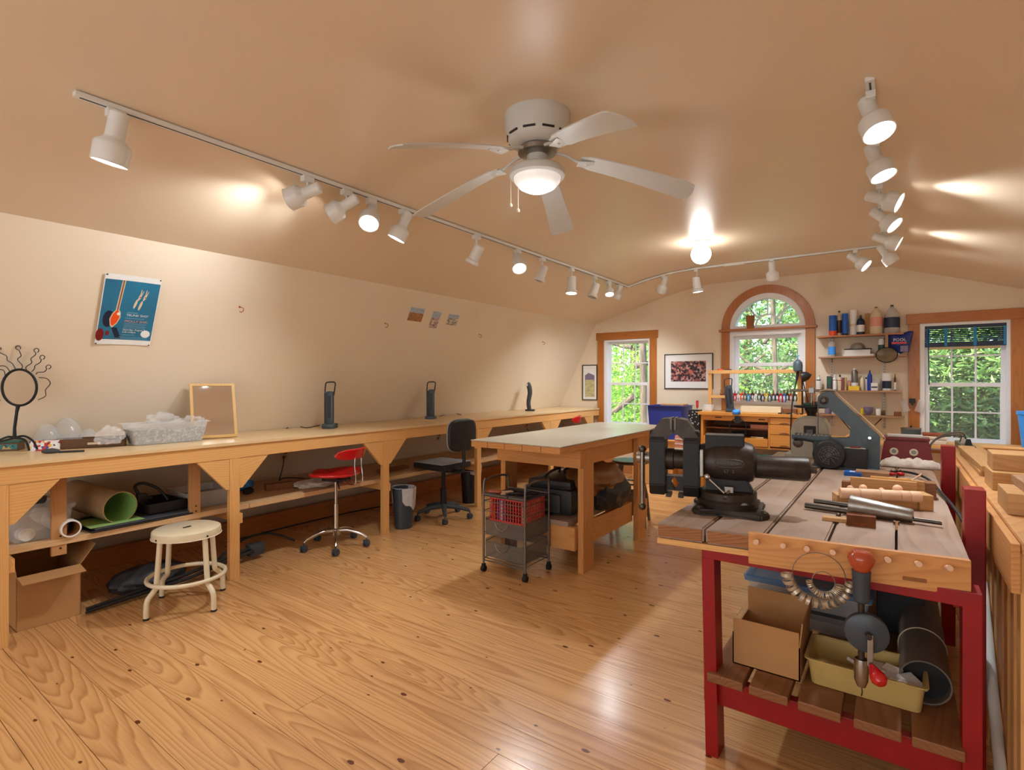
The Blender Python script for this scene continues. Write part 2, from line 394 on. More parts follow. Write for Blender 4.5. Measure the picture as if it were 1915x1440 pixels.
struct('wall_front', MB().box(-5.3, YB-.1, 0, 2.8, YB, 3), 'wall')
df = struct('added_door_1', MB().box(-3.6, YB, 0, -3.52, YB+.05, 2.24).box(1.0, YB, 0, 1.08, YB+.05, 2.24).box(-3.6, YB, 2.24, 1.08, YB+.05, 2.32).box(-1.3, YB, 0, -1.22, YB+.05, 2.24), 'vinyl', 'wide added door frame behind the fill light, out of view')  # added frame, never in view, put there to go with the fill light
W1 = (-3.724, -2.977, .70, 2.04); W3 = (.203, .9635, .70, 2.05); AC, AR, AZ, AB = -1.395, .455, 2.10, 1.10
m = MB(); Y0, Y1 = YW, YW+.14
def pn(x0, z0, x1, z1): m.box(x0, Y0, z0, x1, Y1, z1)
pn(-5.3, 0, W1[0], 3); pn(W1[0], 0, W1[1], W1[2]); pn(W1[0], W1[3], W1[1], 3); pn(W1[1], 0, AC-AR, 3)
pn(AC-AR, 0, AC+AR, AB)
m.prism([(AC-AR, 3), (AC-AR, AZ)] + [(AC-AR*math.cos(R(a)), AZ+AR*math.sin(R(a))) for a in range(6, 175, 6)] + [(AC+AR, AZ), (AC+AR, 3)], Y0, Y1)
pn(AC+AR, 0, W3[0], 3); pn(W3[0], 0, W3[1], W3[2]); pn(W3[0], W3[3], W3[1], 3); pn(W3[1], 0, 2.8, 3)
struct('wall_back', m, 'wall', 'cream gable wall with three wood-cased windows')
bb = struct('baseboard_left', MB().box(-4.86, YB, 0, -4.81, YW-.02, .145), 'base', 'wide stained baseboard below the long bench')
struct('baseboard_back', MB().box(-4.80, YW-.025, 0, 2.2, YW, .22), 'basex', 'wide stained baseboard along the gable wall')

def casing(T_, x0, x1, z0, z1, name, label):
    w = .105
    t = MB(); t.box(x0-w-.02, YW-.03, z1, x1+w+.02, YW, z1+.115, .003)
    tr = struct(name, t, 'trimx', label)
    part('side_casing', MB().box(x0-w, YW-.024, z0-.08, x0, YW, z1, .003), 'trim', tr)
    part('side_casing', MB().box(x1, YW-.024, z0-.08, x1+w, YW, z1, .003), 'trim', tr)
    part('sill_board', MB().box(x0-w, YW-.05, z0-.1, x1+w, YW, z0-.07, .003), 'trimx', tr)
def sash_window(name, x0, x1, z0, z1, zm, label):
    m = MB()
    for a in ((x0, z0, x0+.045, z1), (x1-.03, z0, x1, z1)): m.box(a[0], YW-.005, a[1], a[2], Y1, a[3])
    m.box(x0+.045, YW-.005, z1-.03, x1-.03, Y1, z1).box(x0+.045, YW-.005, z0, x1-.03, Y1, z0+.03)
    w = struct(name, m, 'vinyl', label)
    for (a, b, y, nm) in ((zm-.02, z1-.03, YW+.085, 'upper_sash'), (z0+.03, zm+.02, YW+.055, 'lower_sash')):
        X0, X1 = x0+.045, x1-.03; f = .035 if nm == 'upper_sash' else .045
        s = MB(); s.box(X0, y, a, X0+f, y+.025, b, .002).box(X1-f, y, a, X1, y+.025, b, .002).box(X0+f, y, a, X1-f, y+.025, a+f, .002).box(X0+f, y, b-f, X1-f, y+.025, b, .002)
        so = part(nm, s, 'vinyl', w)
        gx0, gx1, gz0, gz1 = X0+f, X1-f, a+f, b-f
        g = MB()
        for k in (1, 2): x = gx0+(gx1-gx0)*k/3; g.box(x-.008, y+.006, gz0, x+.008, y+.018, gz1)
        z = (gz0+gz1)/2; g.box(gx0, y+.007, z-.008, gx1, y+.017, z+.008)
        part('muntin_grid', g, 'vinyl', so)
        part('glass_pane', MB().box(gx0, y+.011, gz0, gx1, y+.014, gz1), 'glass', so)
    return w
sash_window('window_1', *W1[:4], 1.365, 'white sash window nearest the sloped wall')
sash_window('window_3', *W3[:4], 1.365, 'white sash window on the right with a dark blue blind')
casing(None, *W1[:4], 'trim_1', 'stained wood casing of the left window'); casing(None, *W3[:4], 'trim_3', 'stained wood casing of the right window')
# arched centre window
m = MB(); yo, yi = YW-.005, Y1
def archband(m, r0, r1, y0, y1, z=AZ, n=28):
    P = [(AC-r1*math.cos(math.pi*k/n), z+r1*math.sin(math.pi*k/n)) for k in range(n+1)]; Q = [(AC-r0*math.cos(math.pi*k/n), z+r0*math.sin(math.pi*k/n)) for k in range(n+1)]
    for k in range(n):
        lo = [(P[k][0], y0, P[k][1]), (P[k+1][0], y0, P[k+1][1]), (Q[k+1][0], y0, Q[k+1][1]), (Q[k][0], y0, Q[k][1])]
        m.hexa(lo, [(a, y1, c) for a, b, c in lo])
archband(m, AR-.065, AR, yo, yi)
m.box(AC-AR+.064, yo+.001, AZ-.0, AC+AR-.064, yi, AZ+.04)
for s in (-1, 1): m.box(AC+s*AR, yo, AB, AC+s*(AR-.05), yi, AZ)
m.box(AC-AR+.05, yo, AZ-.09, AC+AR-.05, yi, AZ-.0005).box(AC-AR+.05, yo, AB, AC+AR-.05, yi, AB+.07)
wa = struct('window_2', m, 'vinyl', 'tall arched white window behind the jeweller bench')
g = MB()
archband(g, .135, .155, YW+.08, YW+.1, AZ+.04, 14)
for a in (45, 90, 135):
    d = Vector((math.cos(R(a)), 0, math.sin(R(a)))); g.cyl(Vector((AC, YW+.09, AZ+.04))+d*.15, Vector((AC, YW+.09, AZ+.02))+d*(AR-.05), .010, n=8)
part('muntin_sunburst', g, 'vinyl', wa)
part('glass_pane', MB().prism([(AC-.39*math.cos(R(a)), AZ+.04+.36*math.sin(R(a))) for a in range(0, 181, 10)], YW+.105, YW+.108), 'glass', wa)
for nm, a, b, y in (('upper_sash', 1.60, AZ-.09, YW+.085), ('lower_sash', AB+.07, 1.645, YW+.05)):
    X0, X1 = AC-AR+.05, AC+AR-.05; f = .05
    s = MB(); s.box(X0, y, a, X0+f, y+.03, b, .002).box(X1-f, y, a, X1, y+.03, b, .002).box(X0+f, y, a, X1-f, y+.03, a+f*.9, .002).box(X0+f, y, b-f*.9, X1-f, y+.03, b, .002)
    so = part(nm, s, 'vinyl', wa); part('glass_pane', MB().box(X0+f, y+.013, a+f, X1-f, y+.017, b-f), 'glass', so)
m = MB(); archband(m, AR, AR+.105, YW-.028, YW)
tr = struct('trim_2', m, 'trim', 'stained arched wood casing of the centre window')
for s in (-1, 1): part('side_casing', MB().box(AC+s*AR, YW-.026, AB-.12, AC+s*(AR+.105), YW, AZ, .002), 'trim', tr)
part('cross_ledge', MB().box(AC-AR-.13, YW-.07, AZ-.03, AC+AR+.13, YW, AZ+.0, .006), 'trimx', tr)

# ================================================================ OUTSIDE
gr = struct('ground', MB().box(-40, YW+.3, -1.35, 40, 60, -1.3), plain('forest_floor', C(70, 84, 40), .9, var=.3, scale=2), 'leafy ground sloping outside the windows')
import array
def leaves(name, blobs, n, size, mat, parent, seed, elong=2.2, thick=.55):
    rr = random.Random(seed); vs = []; fs = []
    tot = sum(b[3]*b[4]*b[5] for b in blobs)
    for (cx, cy, cz, rx, ry, rz) in blobs:
        for _ in range(int(n*rx*ry*rz/tot)):
            while True:
                a, b, c = rr.uniform(-1, 1), rr.uniform(-1, 1), rr.uniform(-1, 1); q = a*a+b*b+c*c
                if thick*thick < q < 1: break
            p = Vector((cx+a*rx, cy+b*ry, cz+c*rz))
            d = Vector((rr.gauss(0, 1), rr.gauss(0, 1), rr.gauss(-.3, .6))).normalized(); s = d.cross(Vector((rr.gauss(0, .5), rr.gauss(-.6, .5), 1))).normalized()
            L = size*rr.uniform(.6, 1.3); w = L/elong/2; up = d.cross(s)*L*.12
            k = len(vs); vs += [p, p+d*L*.5+s*w+up, p+d*L, p+d*L*.5-s*w+up]; fs += [(k, k+1, k+2), (k, k+2, k+3)]
    me = bpy.data.meshes.new(name); me.from_pydata([tuple(v) for v in vs], [], fs); me.update(); me.transform(INV[parent.name]); me.materials.append(mat)
    o = bpy.data.objects.new(name, me); COL.objects.link(o); o.parent = parent; o['kind'] = 'stuff'; return o
bark = ramp_noise('bark', [(.3, C(78, 66, 52)), (.7, C(140, 122, 98))], 8, .9, stretch=(3, 3, .5))
LM = [leafmat('leaf_bright', [C(150, 205, 60), C(190, 230, 90), C(110, 180, 50), C(215, 240, 130)]), leafmat('leaf_mid', [C(110, 165, 70), C(165, 205, 110), C(80, 135, 60), C(190, 220, 150)]),
      leafmat('leaf_rhododendron', [C(60, 105, 45), C(130, 175, 80), C(40, 80, 35), C(175, 205, 120), C(95, 140, 60)], .2), leafmat('leaf_conifer', [C(90, 150, 90), C(150, 195, 120), C(70, 120, 75), C(205, 200, 90)])]
def tree(kind, label, x, y, trunk, blobs, lm, n, size, seed, grp='trees outside the windows', branches=(), elong=2.2):
    t = thing(kind, label, 'tree' if 'shrub' not in kind and 'rhodo' not in kind else 'shrub', (x, y, -1.3), 0, grp, world=True)
    if trunk: r, h, lean = trunk; part('trunk', MB().tube(smoothpath([(x, y, -1.3), (x+lean*.4, y, h*.4), (x+lean, y, h)], 4), [r*(1-.5*i/8) for i in range(9)], 10), bark, t, True)
    for i, (p, q, rad) in enumerate(branches):
        part('branch', MB().tube(smoothpath([p, (Vector(p)+Vector(q))/2+Vector((0, .1, -.12)), q], 4), [rad*(1-.08*i) for i in range(9)], 8), bark, t, True)
    leaves('foliage', blobs, n, size, LM[lm], t, seed, elong)
    return t
tree('maple_tree', 'bright green tree with thick trunk outside the left window', -4.15, 10.4, (.095, 5, -.15), [(-5.3, 11.2, 2.3, 1.8, .9, 1.3), (-4.0, 11.6, .7, 1.9, .8, 1.1), (-5.6, 11.0, .6, 1.3, .8, .9)], 0, 9000, .10, 11,
     branches=[((-4.4, 10.4, 1.1), (-5.6, 10.2, .5), .07), ((-4.4, 10.4, 1.7), (-3.4, 10.6, 2.3), .06), ((-4.45, 10.4, 2.1), (-5.5, 10.3, 2.6), .05)])
tree('conifer_tree', 'slim tree with bare branches outside the arched window', -1.75, 10.8, (.055, 6, -.25), [(-3.1, 11.8, 1.7, 1.3, .7, 1.0), (-1.2, 12.0, 2.4, 1.5, .7, 1.0), (-2.2, 12.2, .7, 1.8, .7, .6), (-1.0, 11.8, .6, 1.0, .7, .5), (-2.6, 11.6, 3.1, 1.6, .8, .8)], 3, 8500, .09, 12,
     branches=[((-2.0, 10.8, 1.6), (-2.8, 10.7, 2.3), .03), ((-2.0, 10.8, 1.5), (-1.1, 10.7, 2.2), .03), ((-2.0, 10.8, 1.0), (-1.0, 10.8, 1.2), .022), ((-2.0, 10.8, 1.9), (-2.9, 10.6, 1.5), .022), ((-2.02, 10.8, 2.1), (-1.6, 10.8, 3.0), .035)], elong=3)
tree('rhododendron_shrub', 'dark glossy shrub filling the lower right window', .55, 9.6, (.05, .8, .1), [(.45, 9.8, 1.0, .95, .5, 1.0), (.2, 9.6, .1, .9, .5, .7)], 2, 5200, .15, 13, 'shrubs outside the right window', elong=3.2)
tree('rhododendron_shrub', 'tall glossy shrub behind the blind of the right window', 1.5, 9.9, (.05, 1.4, -.1), [(1.4, 10.0, 1.2, .95, .5, 1.1), (1.7, 10.0, 2.6, 1.1, .5, .8), (.5, 10.4, 2.3, .9, .5, .8)], 2, 6800, .15, 14, 'shrubs outside the right window', elong=3.2)
for i, (x, y_, h, lm) in enumerate(((-9.5, 15, 3.2, 0), (-6.2, 14.5, 2.6, 0), (-3.4, 15.5, 2.8, 1), (-.6, 15, 2.6, 1), (2.4, 14, 2.4, 1), (5.6, 14, 2.8, 2))):
    tree('woodland_tree', ['broad pale green tree at the far left of the woods', 'bright woodland tree behind the thick trunk', 'woodland tree behind the left half of the arched window', 'woodland tree behind the right half of the arched window', 'woodland tree behind the dark glossy shrubs', 'dark woodland tree far right'][i], x, y_, (.16, 5.5, .2),
         [(x, y_, h, 2.1, .9, 2.6), (x+.8, y_+.6, h-2.2, 1.9, .8, 1.8), (x-.6, y_+.4, h+2.6, 1.9, .8, 1.6)], lm, 11500, .19, 30+i, 'woodland behind the nearer trees')
# timber rail of the deck outside the right window
solo('deck_rail', MB().box(-.2, 8.6, 1.80, 2.6, 8.66, 1.83), 'fir', 'thin orange wood rail outside the right window', 'rail')
# ================================================================ LONG BENCH along the sloped wall
BX, BZ = -3.80, .97
def screwless(m): return m
def bench(name, label, y0, y1, legs, z, hang, joints):
    t = thing(name, label, 'workbench', (BX-.3, (y0+y1)/2, 0), 0, world=True)
    ys = [y0]+joints+[y1]
    for a, b in zip(ys, ys[1:]):
        xb = wallx(z)+.004
        part('worktop', MB().prism([(BX+.012, z), (xb, z), (wallx(z-.02)+.004, z-.02), (BX+.012, z-.02)], a+.001, b-.001), 'topy', t)
    part('apron', MB().box(BX-.035, y0, z-.115, BX, y1, z-.021, .002), 'piney', t)
    part('wall_cleat', MB().box(wallx(z-.1)+.02, y0, z-.11, wallx(z-.1)+.055, y1, z-.021), 'piney', t)
    for ly in legs:
        part('leg', MB().box(BX-.04, ly-.035, 0, BX+.0, ly+.035, z-.116, .002), 'pinez', t)
        part('leg_stretcher', MB().box(wallx(.4)+.02, ly+.036, .385, BX-.01, ly+.06, .455), 'pinex', t)
        for s in (-1, 1):
            a0, a1 = ly+s*.036, ly+s*.25
            if a1 > y1 or a1 < y0: continue
            m = MB(); P = [(a0, z-.116), (a1, z-.116), (a0+s*.02, z-.33), (a0, z-.33)]
            m.prism([(p[0], p[1]) for p in P], BX-.036, BX-.004, plane='YZ'); part('corner_brace', m, 'piney', t)
    # lower shelf
    for a, b in zip(ys, ys[1:]):
        part('lower_shelf', MB().prism([(-3.94, .485), (wallx(.485)+.004, .485), (wallx(.45)+.004, .45), (-3.94, .45)], a+.002, b-.002), 'shelfw', t)
    for hy in hang:
        m = MB().box(-3.975, hy-.035, .39, -3.945, hy+.035, z-.021, .002)
        h = part('shelf_hanger', m, 'dkpine', t)
        hm = MB()
        for k in range(4): hm.cyl((-3.944, hy+.005, .43+k*.035), (-3.9435, hy+.005, .43+k*.035), .006, n=8)
        part('peg_holes', hm, 'blk2', h)
    return t
M['dkpine'] = wood('aged_pine', C(196, 146, 96), C(150, 100, 58), 'Z', 60, .55, .6)
bench('wall_workbench', 'long pine wall bench, near run carrying the mirrors and clear tub', .40, 4.15, [.70, 1.92, 3.30], BZ, [.98, 1.72], [2.1])
bench('wall_workbench', 'long pine wall bench, far run reaching the left window', 4.165, 7.60, [4.64, 6.2, 7.38], BZ+.012, [], [5.9])

# ================================================================ CENTRE TABLE
def centre_table():
    x0, x1, y0, y1, z = -2.61, -1.83, 3.09, 5.24, .96
    t = thing('work_table', 'heavy pine table with a grey top in the middle of the room', 'table', ((x0+x1)/2, (y0+y1)/2, 0), world=True)
    part('tabletop', MB().box(x0, y0-.003, z-.008, x1+.003, y1, z, .002), 'steelblue', t, label='thin grey sheet top')
    n = 5; w = (x1-x0)/n
    for k in range(n): part('top_plank', MB().box(x0+k*w+.002, y0, z-.052, x0+(k+1)*w-.002, y1, z-.009, .003), 'fir', t)
    for sy, yy in ((0, 3.45), (1, 4.46)):
        for xx in (-2.60, -1.895):
            part('leg', MB().box(xx, yy, 0, xx+.045, yy+.165, z-.053, .002), 'firz', t)
    part('side_apron', MB().box(-1.94, 3.47, z-.19, -1.90, y1-.35, z-.053, .002), 'fir', t); part('side_apron', MB().box(-2.555, 3.47, z-.19, -2.52, y1-.35, z-.053), 'fir', t)
    part('end_apron', MB().box(-2.60, 3.405, z-.19, -1.85, 3.448, z-.053, .002), 'firx', t); part('end_apron', MB().box(-2.60, 4.63, z-.19, -1.85, 4.67, z-.053), 'firx', t)
    part('shelf_rail', MB().box(-2.60, 3.41, .165, -1.90, 3.448, .335, .002), 'firx', t); part('shelf_rail', MB().box(-2.60, 4.63, .165, -1.85, 4.67, .335, .002), 'firx', t)
    part('shelf_rail', MB().box(-1.94, 3.62, .165, -1.905, 4.46, .335, .002), 'fir', t)
    for k in range(3): part('shelf_plank', MB().box(-2.56+k*.205, 3.40, .336, -2.56+k*.205+.2, 4.70, .372, .002), 'worn', t)
centre_table()

# ================================================================ RED-FRAMED WORKBENCH
def zt_front(px): # y of slanting front edge at x
    return 0
WB = .86
def front_y(x): return 1.985+(x+.748)*.1137
def workbench():
    t = thing('workbench', 'thick plank workbench on a red painted frame with a big vise', 'workbench', (-.28, 3.2, 0), world=True)
    xs = [Z(px, py, WB).x for px, py in ((1321, 985.5), (1433, 997), (1548, 1011.5), (1676, 1027))]
    xs = [-.752]+xs+[.182]
    for i, (a, b) in enumerate(zip(xs, xs[1:])):
        g = .004; ya, yb = front_y(a+g), front_y(b-g); ye = 4.53-(i % 2)*.02
        m = MB(); m.hexa([(a+g, ya, WB-.056), (b-g, yb, WB-.056), (b-g, ye, WB-.056), (a+g, ye, WB-.056)], [(a+g, ya, WB), (b-g, yb, WB), (b-g, ye, WB), (a+g, ye, WB)])
        bmesh.ops.bevel(m.bm, geom=list(m.bm.edges), offset=.006, segments=2, affect='EDGES')
        pk = part('top_plank', m, 'worn', t)
        if i < 2 or i == 4: part('sawn_end', MB().hexa([(a+g+.006, ya-.0012, WB-.05), (b-g-.006, yb-.0012, WB-.05), (b-g-.006, yb+.004, WB-.05), (a+g+.006, ya+.004, WB-.05)], [(a+g+.006, ya-.0012, WB-.007), (b-g-.006, yb-.0012, WB-.007), (b-g-.006, yb+.004, WB-.007), (a+g+.006, ya+.004, WB-.007)]), 'endg', pk)
    for ya, yb in ((front_y(-.3)+.0, 2.2), (3.2, 3.35), (4.3, 4.45)):
        m = MB(); m.hexa([(-.745, front_y(-.745)-.004 if ya < 2.1 else ya, WB-.078), (.165, front_y(.165) if ya < 2.1 else ya, WB-.078), (.165, yb, WB-.078), (-.745, yb, WB-.078)],
               [(-.745, front_y(-.745)-.004 if ya < 2.1 else ya, WB-.057), (.165, front_y(.165) if ya < 2.1 else ya, WB-.057), (.165, yb, WB-.057), (-.745, yb, WB-.057)])
        part('top_cleat', m, 'pinex', t)
    for (ya) in (2.055, 4.30):
        part('end_rail', MB().box(-.60, ya, WB-.125, .165, ya+.04, WB-.079, .002), 'red', t)
        part('shelf_rail', MB().box(-.60, ya+.03, .185, .16, ya+.068, .285, .002), 'red', t)
        part('leg', MB().hexa([(-.585, ya, 0), (-.54, ya, 0), (-.54, ya+.09, 0), (-.585, ya+.09, 0)], [(-.60, ya, WB-.125), (-.555, ya, WB-.125), (-.555, ya+.09, WB-.125), (-.60, ya+.09, WB-.125)]), 'red', t)
        part('leg', MB().box(.155, ya, 0, .20 if ya < 3 else .18, ya+.09, WB-.079, .002), 'red', t)
    part('side_rail', MB().box(-.60, 2.145, WB-.16, -.56, 4.3, WB-.079, .002), 'red', t); part('side_rail', MB().box(.14, 2.145, WB-.16, .178, 4.3, WB-.079, .002), 'red', t)
    part('lower_side_rail', MB().box(-.56, 2.16, .2, -.52, 4.3, .27), 'red', t)
    part('tall_post', MB().box(.190, 2.45, 0, .248, 2.54, 1.022, .004), 'red', t)
    part('tall_post', MB().box(.190, 3.65, 0, .248, 3.74, 1.055, .004), 'red', t)
    xs = (-.575, -.43, -.275, -.115, .035)
    for x in xs[:5]: part('shelf_slat', MB().box(x, 2.035, .286, x+.125, 4.34, .318, .004), 'dkwood', t)
    # peg rack board on the front
    a, b = -.4226, .176
    ang = math.atan(.1137); T = Matrix.Translation((a, front_y(a)-.026, 0)) @ Matrix.Rotation(ang, 4, 'Z'); L = (b-a)/math.cos(ang)
    pb = part('peg_board', MB(T).box(0, 0, .764, L, .022, .872, .003), 'firx', t, label='board of wooden pegs nailed to the bench end')
    for px in (1414, 1463, 1508, 1556, 1607, 1659, 1714, 1771):
        r_ = ray(px, 1000); k = (T.inverted() @ O3); 
        # peg x where the sight plane meets the board face
        x = None
        for i in range(200):
            q = T @ Vector((L*i/199, -.02, .84)); s = (q.x*_c+q.y*_s)/( -q.x*_s+q.y*_c)*FL+957.5
            if x is None and s >= px: x = L*i/199
        x = x or 0
        zz = .842-.0*x
        part('peg', MB(T).cyl((x, .005, zz), (x, -.045, zz+.012), .0085, n=10), 'dowel', pb, True)
    m = MB(T); m.box(L-.165, -.0012, .787, L-.105, 0, .799); part('burned_label', m, 'brownp', pb)
    return t, T, L
wb, PT, PL_ = workbench()

# ================================================================ VISE
def vise():
    rz = R(14); t = thing('bench_vise', 'large black bullet bench vise on the corner of the plank bench', 'vise', (-.575, 2.335, WB), rz)
    k = .00220
    X = lambda px: (px-1358)*k
    Zc = lambda py: 1.4-(py-713)*.00222-WB
    # base plate with lugs
    P = [(-.138, -.10), (-.10, -.135), (-.03, -.105), (.05, -.115), (.12, -.14), (.155, -.10), (.12, -.03), (.13, .05), (.15, .1), (.11, .13), (.03, .11), (-.05, .11), (-.11, .13), (-.14, .09), (-.11, 0)]
    m = MB(); m.prism(P, 0, .026, plane='XY'); bmesh.ops.bevel(m.bm, geom=[e for e in m.bm.edges], offset=.006, segments=2, affect='EDGES')
    b = part('base_plate', m, 'iron', t, True)
    for x, y in ((-.105, -.098), (.118, -.105), (-.11, .1), (.115, .1)): part('bolt_head', MB().cyl((x, y, .024), (x, y, .036), .014, n=6), 'steeld', b)
    part('swivel_ring', MB().lathe([(.118, .024), (.122, .05), (.112, .058), (.112, .085), (.10, .092), (0, .092)], n=36), 'iron', t, True)
    m = MB(); m.hexa([(-.085, -.055, .088), (.10, -.055, .088), (.10, .055, .088), (-.085, .055, .088)], [(-.085, -.05, .19), (.045, -.05, .19), (.045, .05, .19), (-.085, .05, .19)])
    bmesh.ops.bevel(m.bm, geom=list(m.bm.edges), offset=.006, segments=2, affect='EDGES'); part('neck', m, 'ironb', t)
    zc = .205; ax = (1, 0, 0)
    m = MB(); m.lathe([(0, -.11), (.066, -.11), (.07, -.10), (.075, -.08), (.084, -.05), (.087, .03), (.085, .07), (.075, .095), (.05, .108), (0, .11)], (0, 0, zc), ax, 36); body = part('body_barrel', m, 'iron', t, True)
    m = MB(); m.box(-.087, -.05, zc+.03, .063, .05, zc+.113, .004); part('anvil_block', m, 'ironb', t)
    part('bullet_housing', MB().lathe([(0, .09), (.044, .09), (.046, .11), (.048, .28), (.045, .296), (.038, .302), (0, .302)], (0, 0, zc-.015), ax, 30), 'iron', t, True)
    part('spindle_end', MB().cyl((.30, 0, zc-.015), (.325, 0, zc-.015), .016, n=6), 'steeld', t)
    # static jaw (octagonal plate)
    def jaw(x0, x1, nm, tip):
        w = .062
        P = [(-.045, .33), (.045, .33), (w, .285), (w, .10), (.045, .055), (-.045, .055), (-w, .10), (-w, .285)]
        m = MB(); m.prism(P, x0, x1, plane='YZ'); bmesh.ops.bevel(m.bm, geom=list(m.bm.edges), offset=.004, segments=2, affect='EDGES'); j = part(nm, m, 'ironb', t)
        return j
    j1 = jaw(X(1279), X(1308), 'fixed_jaw', 1); j2 = jaw(X(1216), X(1246), 'moving_jaw', -1)
    # sloping top noses that carry the jaw inserts
    a = X(1279)
    m = MB(); m.prism([(a-.045, .375), (a-.015, .382), (a+.015, .375), (a+.062, .305), (a+.062, .27), (a+.01, .285), (a-.025, .315), (a-.045, .325)], -.055, .055); part('jaw_nose', m, 'iron', j1)
    a = X(1246)
    m = MB(); m.prism([(a+.036, .375), (a+.01, .382), (a-.018, .378), (a-.064, .31), (a-.064, .275), (a-.01, .285), (a+.02, .31), (a+.036, .322)], -.055, .055); part('jaw_nose', m, 'iron', j2)
    for x0, x1, j in ((X(1279)-.053, X(1279)-.044, j1), (X(1246)+.036, X(1246)+.045, j2)): part('jaw_insert', MB().box(x0, -.06, .335, x1, .06, .384, .001), 'steeld', j)
    for x, s, j in ((X(1279), -1, j1), (X(1246), 1, j2)):
        part('pipe_jaw', MB().prism([(x, .135), (x+s*.036, .135), (x+s*.018, .105), (x+s*.036, .075), (x, .075)], -.03, .03), 'ironb', j)
        part('foot_pad', MB().box(x, -.035, .045, x+s*.022, .035, .062, .001), 'iron', j)
    part('slide_bar', MB().lathe([(.047, X(1246)), (.047, X(1246)+.03), (.042, X(1246)+.034), (.042, -.10)], (0, 0, zc), ax, 28), 'iron', t, True)
    part('spindle_collar', MB().lathe([(0, X(1189)), (.024, X(1189)), (.026, X(1189)+.01), (.026, X(1216))], (0, 0, zc), ax, 20), 'steel', t, True)
    x = X(1201); h = part('handle_bar', MB().cyl((x, -.028, zc+.032), (x, -.028, zc-.20), .0095, n=14), 'steel', t, True)
    for z in (zc+.04, zc-.21): part('handle_ball', MB().sph((x, -.028, z), .0165), 'steeld', h, True)
    # scale strip, lock lever, lock bolt, raised badge
    part('scale_strip', MB().box(X(1313)-.007, -.0895, zc-.055, X(1313)+.007, -.075, zc+.055, .003), 'steel', t)
    l = part('lock_lever', MB().tube([(X(1323), -.093, zc-.055), (X(1352), -.105, zc-.112)], .005, 10), 'steel', t, True)
    part('lever_knob', MB().sph((X(1323), -.095, zc-.052), .013), 'chrome', l, True)
    l = part('lock_bolt', MB().box(X(1352), -.085, .075, X(1368), -.05, .115, .003), 'steel', t); part('lock_bar', MB().tube([(X(1360), -.085, .098), (X(1353), -.115, .072)], .006, 8), 'steel', l, True)
    Tb = Matrix.Translation((.0, -.0865, zc+.0)) @ Matrix.Rotation(R(90), 4, 'X')
    m = MB(Tb); P = [(-.055, .004), (-.048, .016), (-.02, .021), (.02, .021), (.048, .016), (.055, .004), (.048, -.006), (.02, -.011), (-.02, -.011), (-.048, -.006)]
    m.tube([Vector((p[0]+.005, p[1], 0)) for p in P], .0018, 6, closed=True); bd = part('raised_badge', m, 'steeld', body)
    part('cast_lettering', MB(Tb).text('CRAFTSMAN', .0165, Matrix.Translation((.005, -.0005, .0)), .0015, 'CENTER').text('57  5', .02, Matrix.Translation((.005, -.034, .001)), .0015, 'CENTER'), 'steeld', body)
    return t
vise()

# ================================================================ things on the plank bench
def on_bench(px, py, h=0): return Z(px, py, WB+h)
# tapered steel mandrel
p0, p1 = on_bench(1589, 962), on_bench(1708, 979)
d = (p1-p0).normalized()
t = thing('ring_mandrel', 'large tapered steel mandrel with dark rods through it', 'mandrel', p0, world=True)
z0 = Vector((0, 0, .040)); z1 = Vector((0, 0, .028))
part('tapered_cone', MB().lathe([(0, 0), (.039, 0), (.04, .004), (.027, (p1-p0).length-.01), (.024, (p1-p0).length), (0, (p1-p0).length)], p0+z0, (p1+z1)-(p0+z0), 32), 'steel', t, True)
part('rod', MB().cyl(p1+z1*.6, p1+z1*.6+d*.085, .0085, n=12), 'steeld', t, True)
for k, (a, ln, rr) in enumerate(((.012, .16, .012), (.03, .13, .010))): part('rod', MB().cyl(p0-d*.001+Vector((0, -.02+.03*k, a+.004)), p0-d*ln+Vector((0, -.02+.03*k, a+.004)), rr, n=12), 'steeld', t, True)
# rusty v block
p = on_bench(1610, 983); m = MB(Matrix.Translation(p) @ Matrix.Rotation(R(8), 4, 'Z')); m.prism([(-.02, 0), (.02, 0), (.014, .012), (.02, .04), (.012, .044), (0, .022), (-.012, .044), (-.02, .04), (-.014, .012)], -.045, .045, plane='YZ')
solo('v_block', m, plain('rust', C(120, 70, 38), .7, .4, var=.3, scale=30), 'small rusty grooved steel block in front of the mandrel', 'block')
p = on_bench(1572, 975); solo('steel_strip', MB(Matrix.Translation(p) @ Matrix.Rotation(R(6), 4, 'Z')).box(-.06, -.02, 0, .05, .02, .014, .002), 'block', 'short pale wood strip under the left end of the mandrel', 'strip')
# ring-gauge dapping block (turned rolls)
a, b = on_bench(1570, 945), on_bench(1745, 955)
d = (b-a); L = d.length; rz = math.atan2(d.y, d.x)
t = thing('forming_block', 'long blonde wood block holding a row of turned rollers', 'block', a, rz)
part('block_base', MB().box(-.01, -.005, 0, L-.055, .075, .045, .003), 'block', t); part('end_block', MB().box(L-.055, -.02, 0, L-.005, .075, .066, .004), 'block', t)
x = .0
for w in (.075, .075, .075, .035, .04): part('roller', MB().lathe([(0, 0), (.022, 0), (.0235, .003), (.0235, w-.004), (.022, w-.001), (0, w-.001)], (x, -.005, .055), (1, 0, 0), 20), 'dowel', t, True); x += w
for k, (x, r_) in enumerate(((.055, .013), (.105, .016), (.175, .011), (.235, .019))): part('ball_knob', MB().sph((x, .05, .055+r_), r_), 'dowel', t, True)
